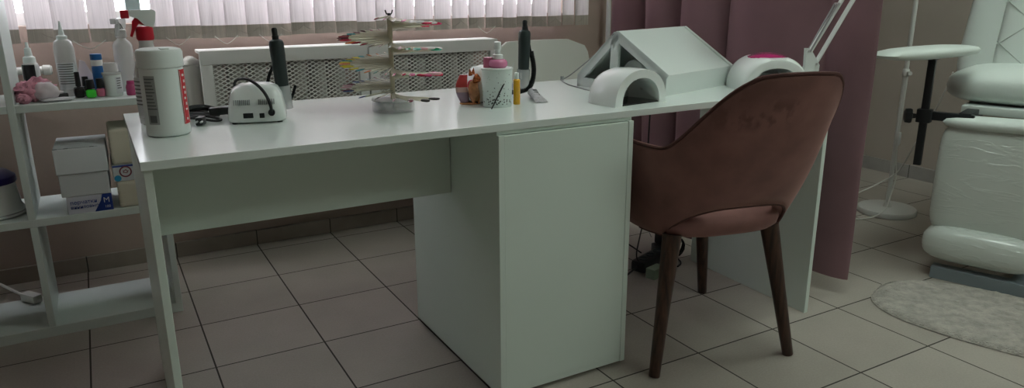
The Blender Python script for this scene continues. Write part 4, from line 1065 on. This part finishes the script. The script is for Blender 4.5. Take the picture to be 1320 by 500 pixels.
t = thing('white_cable', 'thin white cable trailing from the treatment chair past the floor lamp', 'cable', (3.4, -.86, 0))
o = (3.4, -.86, 0); m = MB(o)
m.tube([(3.22, -.99, .72), (3.235, -.95, .60), (3.25, -.88, .45), (3.29, -.80, .30), (3.33, -.745, .22), (3.28, -.69, .165), (3.20, -.645, .12), (3.05, -.58, .05), (2.92, -.54, .008), (2.7, -.48, .005)], .0032, 6, smooth=3); m.build('cable', M['cord'], t)

# ------------------------------------------------------------------ treatment chair on the right
PO = (2.80, -1.21, 0); PR = math.atan2(-.947, .321)
pc = thing('pedicure_chair', 'white padded pedicure chair with film-wrapped leg rest at the right', 'treatment chair', PO, PR)
m = MB(); m.bb((.050, -.04, .0), (.75, .012, .046), .002); m.bb((.30, .012, .0), (.36, .75, .046), .002); m.bb((.02, .72, .0), (.72, .78, .046), .002); m.build('base_frame', M['steelblue'], pc, smooth=False)
m = MB(); m.bb((.16, .06, .046), (.21, .11, .30), .003); m.bb((.24, .30, .046), (.46, .52, .50), .006); m.build('column', M['steelblue'], pc)
m = MB(); m.bb((.12, .10, .30), (.56, .62, .42), .01); m.build('mechanism_box', M['darkmetal'], pc)
def lr(v):
    f = v.z / .21; v.y += -.012 * (1 - f * f); return v
m = MB(); m.pillow((.205, .055, .375), (.40, .115, .425), 6, 7, 64, 22, bulge=lr); m.build('leg_rest', M['wrap'], pc, angle=70)
m = MB(); m.pillow((.205, .05, .585), (.405, .135, .045), 5, 3, 48, 8, bulge=lambda v: Vector((v.x, v.y, v.z + .016 * (max(0, v.x + .1) / .3) ** 2))); m.build('leg_rest_cushion', M['leather'], pc, angle=70)
m = MB(); m.pillow((.188, .025, .136), (.375, .17, .138), 4.5, 3.2, 56, 14); m.build('foot_rest', M['wrap'], pc, angle=70)
m = MB(); m.bb((.03, .16, .600), (.56, .62, .630), .004); m.build('seat_plate', M['leather'], pc)
m = MB(); m.pillow((.25, .45, .693), (.62, .55, .140), 5, 3.2, 64, 14); m.build('seat_cushion', M['leather'], pc, angle=70)
# backrest: plain border bolster and a quilted middle
tilt = Matrix.Rotation(D(-14), 3, 'X')
bc = Vector((.25, .71, .98))
def bshape(v):
    f = (v.z + .36) / .72; v.x *= (1.0 - .13 * max(0, f - .15)); return v
m = MB(); m.pillow(bc, (.70, .15, .76), 5, 6, 64, 20, rot=tilt, bulge=bshape); m.build('backrest', M['leather'], pc, angle=70)
m = MB(); m.pillow(bc + tilt @ Vector((0.0, -.045, 0)), (.43, .10, .70), 5, 6, 48, 18, rot=tilt, bulge=bshape); q_ = m.build('quilted_panel', M['leather'], pc, angle=70)
m = MB()
for k in range(-4, 6):
    for sg in (1, -1):
        pts_ = []
        for i in range(13):
            x = -.21 + .42 * i / 12; z = k * .17 + sg * (x) * .85
            if -.33 < z < .33: pts_.append(bc + tilt @ Vector((x * (1 - .11 * (z + .3)), -.0955 + .004 * abs(x) / .2, z)))
        if len(pts_) > 2: m.tube(pts_, .0024, 6)
m.build('quilting_seam', M['seam'], q_)
# side arm pad on its post
am = MB()
def apad(v): return v
am.pillow((-.068, -.012, .833), (.135, .56, .046), 3.2, 2.6, 48, 8, rot=Matrix.Rotation(D(-18.7), 3, 'Z')); am.build('arm_pad', M['leather'], pc, angle=70)
m = MB(); m.box((-.058, .012, .612), (.026, .020, .40), .003); m.bb((-.075, -.03, .806), (-.040, .05, .819), .002); m.build('arm_post', M['darkmetal'], pc)
m = MB(); m.box((.02, .030, .60), (.16, .022, .032), .003); m.box((-.058, .012, .60), (.048, .040, .050), .004); m.bb((.05, .02, .58), (.09, .25, .62), .003); m.build('arm_bracket', M['darkmetal'], pc)
m = MB(); m.lathe([(.008, 0), (.010, .018), (.026, .020), (.029, .026), (.027, .042), (.016, .047), (0, .047)], (-.078, .005, .597), 8, (-1, -.35, 0)); m.build('knob', M['darkmetal'], pc)

# fluffy rug
t = tag(bpy.data.objects.new('rug', None), 'small cream shaggy rug in front of the pedicure chair', 'rug'); COL.objects.link(t); t.location = PO; t.rotation_euler = (0, 0, PR)
m = MB(); rings = []
NA = 160
for q in range(28):
    f = 1 - q / 27.0; ring = []
    for k in range(NA):
        a = 2 * PI * k / NA; n_ = 2.7
        x = math.copysign(abs(math.cos(a)) ** (2 / n_), math.cos(a)) * .46; y = math.copysign(abs(math.sin(a)) ** (2 / n_), math.sin(a)) * .245
        edge = 1 + .012 * noise.noise(Vector((math.cos(a) * 9, math.sin(a) * 9, 0)))
        p = Vector((.40 + x * f * edge, -.305 + y * f * edge, 0))
        h = .012 * min(1, (1 - f) * 14) ** .5 + .004 * noise.noise(Vector((p.x * 60, p.y * 60, 3))) * min(1, (1 - f) * 14) + .003 * noise.noise(Vector((p.x * 14, p.y * 14, 8))) * min(1, (1 - f) * 8)
        p.z = max(.0, h + .004 * min(1, (1 - f) * 30)); ring.append(p)
    rings.append(ring)
m.loft(rings); m.build('pile', M['rug'], t, angle=80)
m = MB(); m.tube([(.40 + math.copysign(abs(math.cos(a)) ** (2 / 2.7), math.cos(a)) * .462, -.305 + math.copysign(abs(math.sin(a)) ** (2 / 2.7), math.sin(a)) * .247, .003) for a in [2 * PI * k / 90 for k in range(90)]], .002, 5, closed=True); m.build('edge_binding', M['rug'], t)

# ------------------------------------------------------------------ added fill light panels, out of view
def emit(name, col, st):
    m = bpy.data.materials.new(name); m.use_nodes = True; b = m.node_tree.nodes['Principled BSDF']
    b.inputs['Base Color'].default_value = (.8, .8, .8, 1); b.inputs['Emission Color'].default_value = (*col, 1); b.inputs['Emission Strength'].default_value = st; return m
FILL = emit('lamp_diffuser', (.87, 1.0, .91), 8.2)  # glow of panels added overhead, out of view, to brighten the room
FILLS = [(1.9, -1.6, 'added square fill light panel, unseen, above the front edge of the desk'), (3.35, -1.6, 'added square fill light panel, unseen, above the pedicure chair'),
         (1.9, -3.9, 'added square fill light panel, unseen, above the camera side, left of two'), (3.35, -3.9, 'added square fill light panel, unseen, above the camera side, right of two')]
for i, (x, y, lb) in enumerate(FILLS):
    t = thing('ceiling_light', lb, 'fill light', (x, y, H), 0, 'added square fill panels')
    m = MB(); m.bb((-.40, -.40, -.05), (.40, -.37, 0)); m.bb((-.40, .37, -.05), (.40, .40, 0)); m.bb((-.40, -.37, -.05), (-.37, .37, 0)); m.bb((.37, -.37, -.05), (.40, .37, 0)); m.build('frame', M['pvc'], t, smooth=False)
    MB().bb((-.37, -.37, -.042), (.37, .37, -.030)).build('diffuser', FILL, t, smooth=False)

# ------------------------------------------------------------------ daylight
wd = bpy.data.worlds.new('World'); sc.world = wd; wd.use_nodes = True
bg = wd.node_tree.nodes['Background']; bg.inputs[0].default_value = (.93, .94, 1.0, 1); bg.inputs[1].default_value = 5.7
pl = bpy.data.lights.new('window_portal', 'AREA'); pl.shape = 'RECTANGLE'; pl.size = WX1 - WX0; pl.size_y = WZ1 - WZ0; pl.cycles.is_portal = True
po_ = bpy.data.objects.new('window_portal', pl); COL.objects.link(po_); po_.location = ((WX0 + WX1) / 2, Y1 + .18, (WZ0 + WZ1) / 2); po_.rotation_euler = (D(-90), 0, 0)

# ------------------------------------------------------------------ camera (from the floor grid)
f_, yaw, pitch, roll = 942.73, .514847668, .275875627, -.004950138
fw = Vector((math.sin(yaw) * math.cos(pitch), math.cos(yaw) * math.cos(pitch), -math.sin(pitch)))
r0 = Vector((math.cos(yaw), -math.sin(yaw), 0)); u0 = r0.cross(fw)
rx = r0 * math.cos(roll) + u0 * math.sin(roll); uy = -r0 * math.sin(roll) + u0 * math.cos(roll)
cam = bpy.data.cameras.new('Camera'); co = bpy.data.objects.new('Camera', cam); COL.objects.link(co)
cam.sensor_width = 36; cam.lens = f_ / 1320 * 36; cam.clip_start = .05
co.matrix_world = Matrix(((rx.x, uy.x, -fw.x, .12892215), (rx.y, uy.y, -fw.y, -2.74129847), (rx.z, uy.z, -fw.z, 1.0675603), (0, 0, 0, 1)))
sc.camera = co
vs = sc.view_settings; vs.view_transform = 'Standard'; vs.look = 'None'; vs.gamma = 1; vs.use_curve_mapping = False; vs.exposure = 0
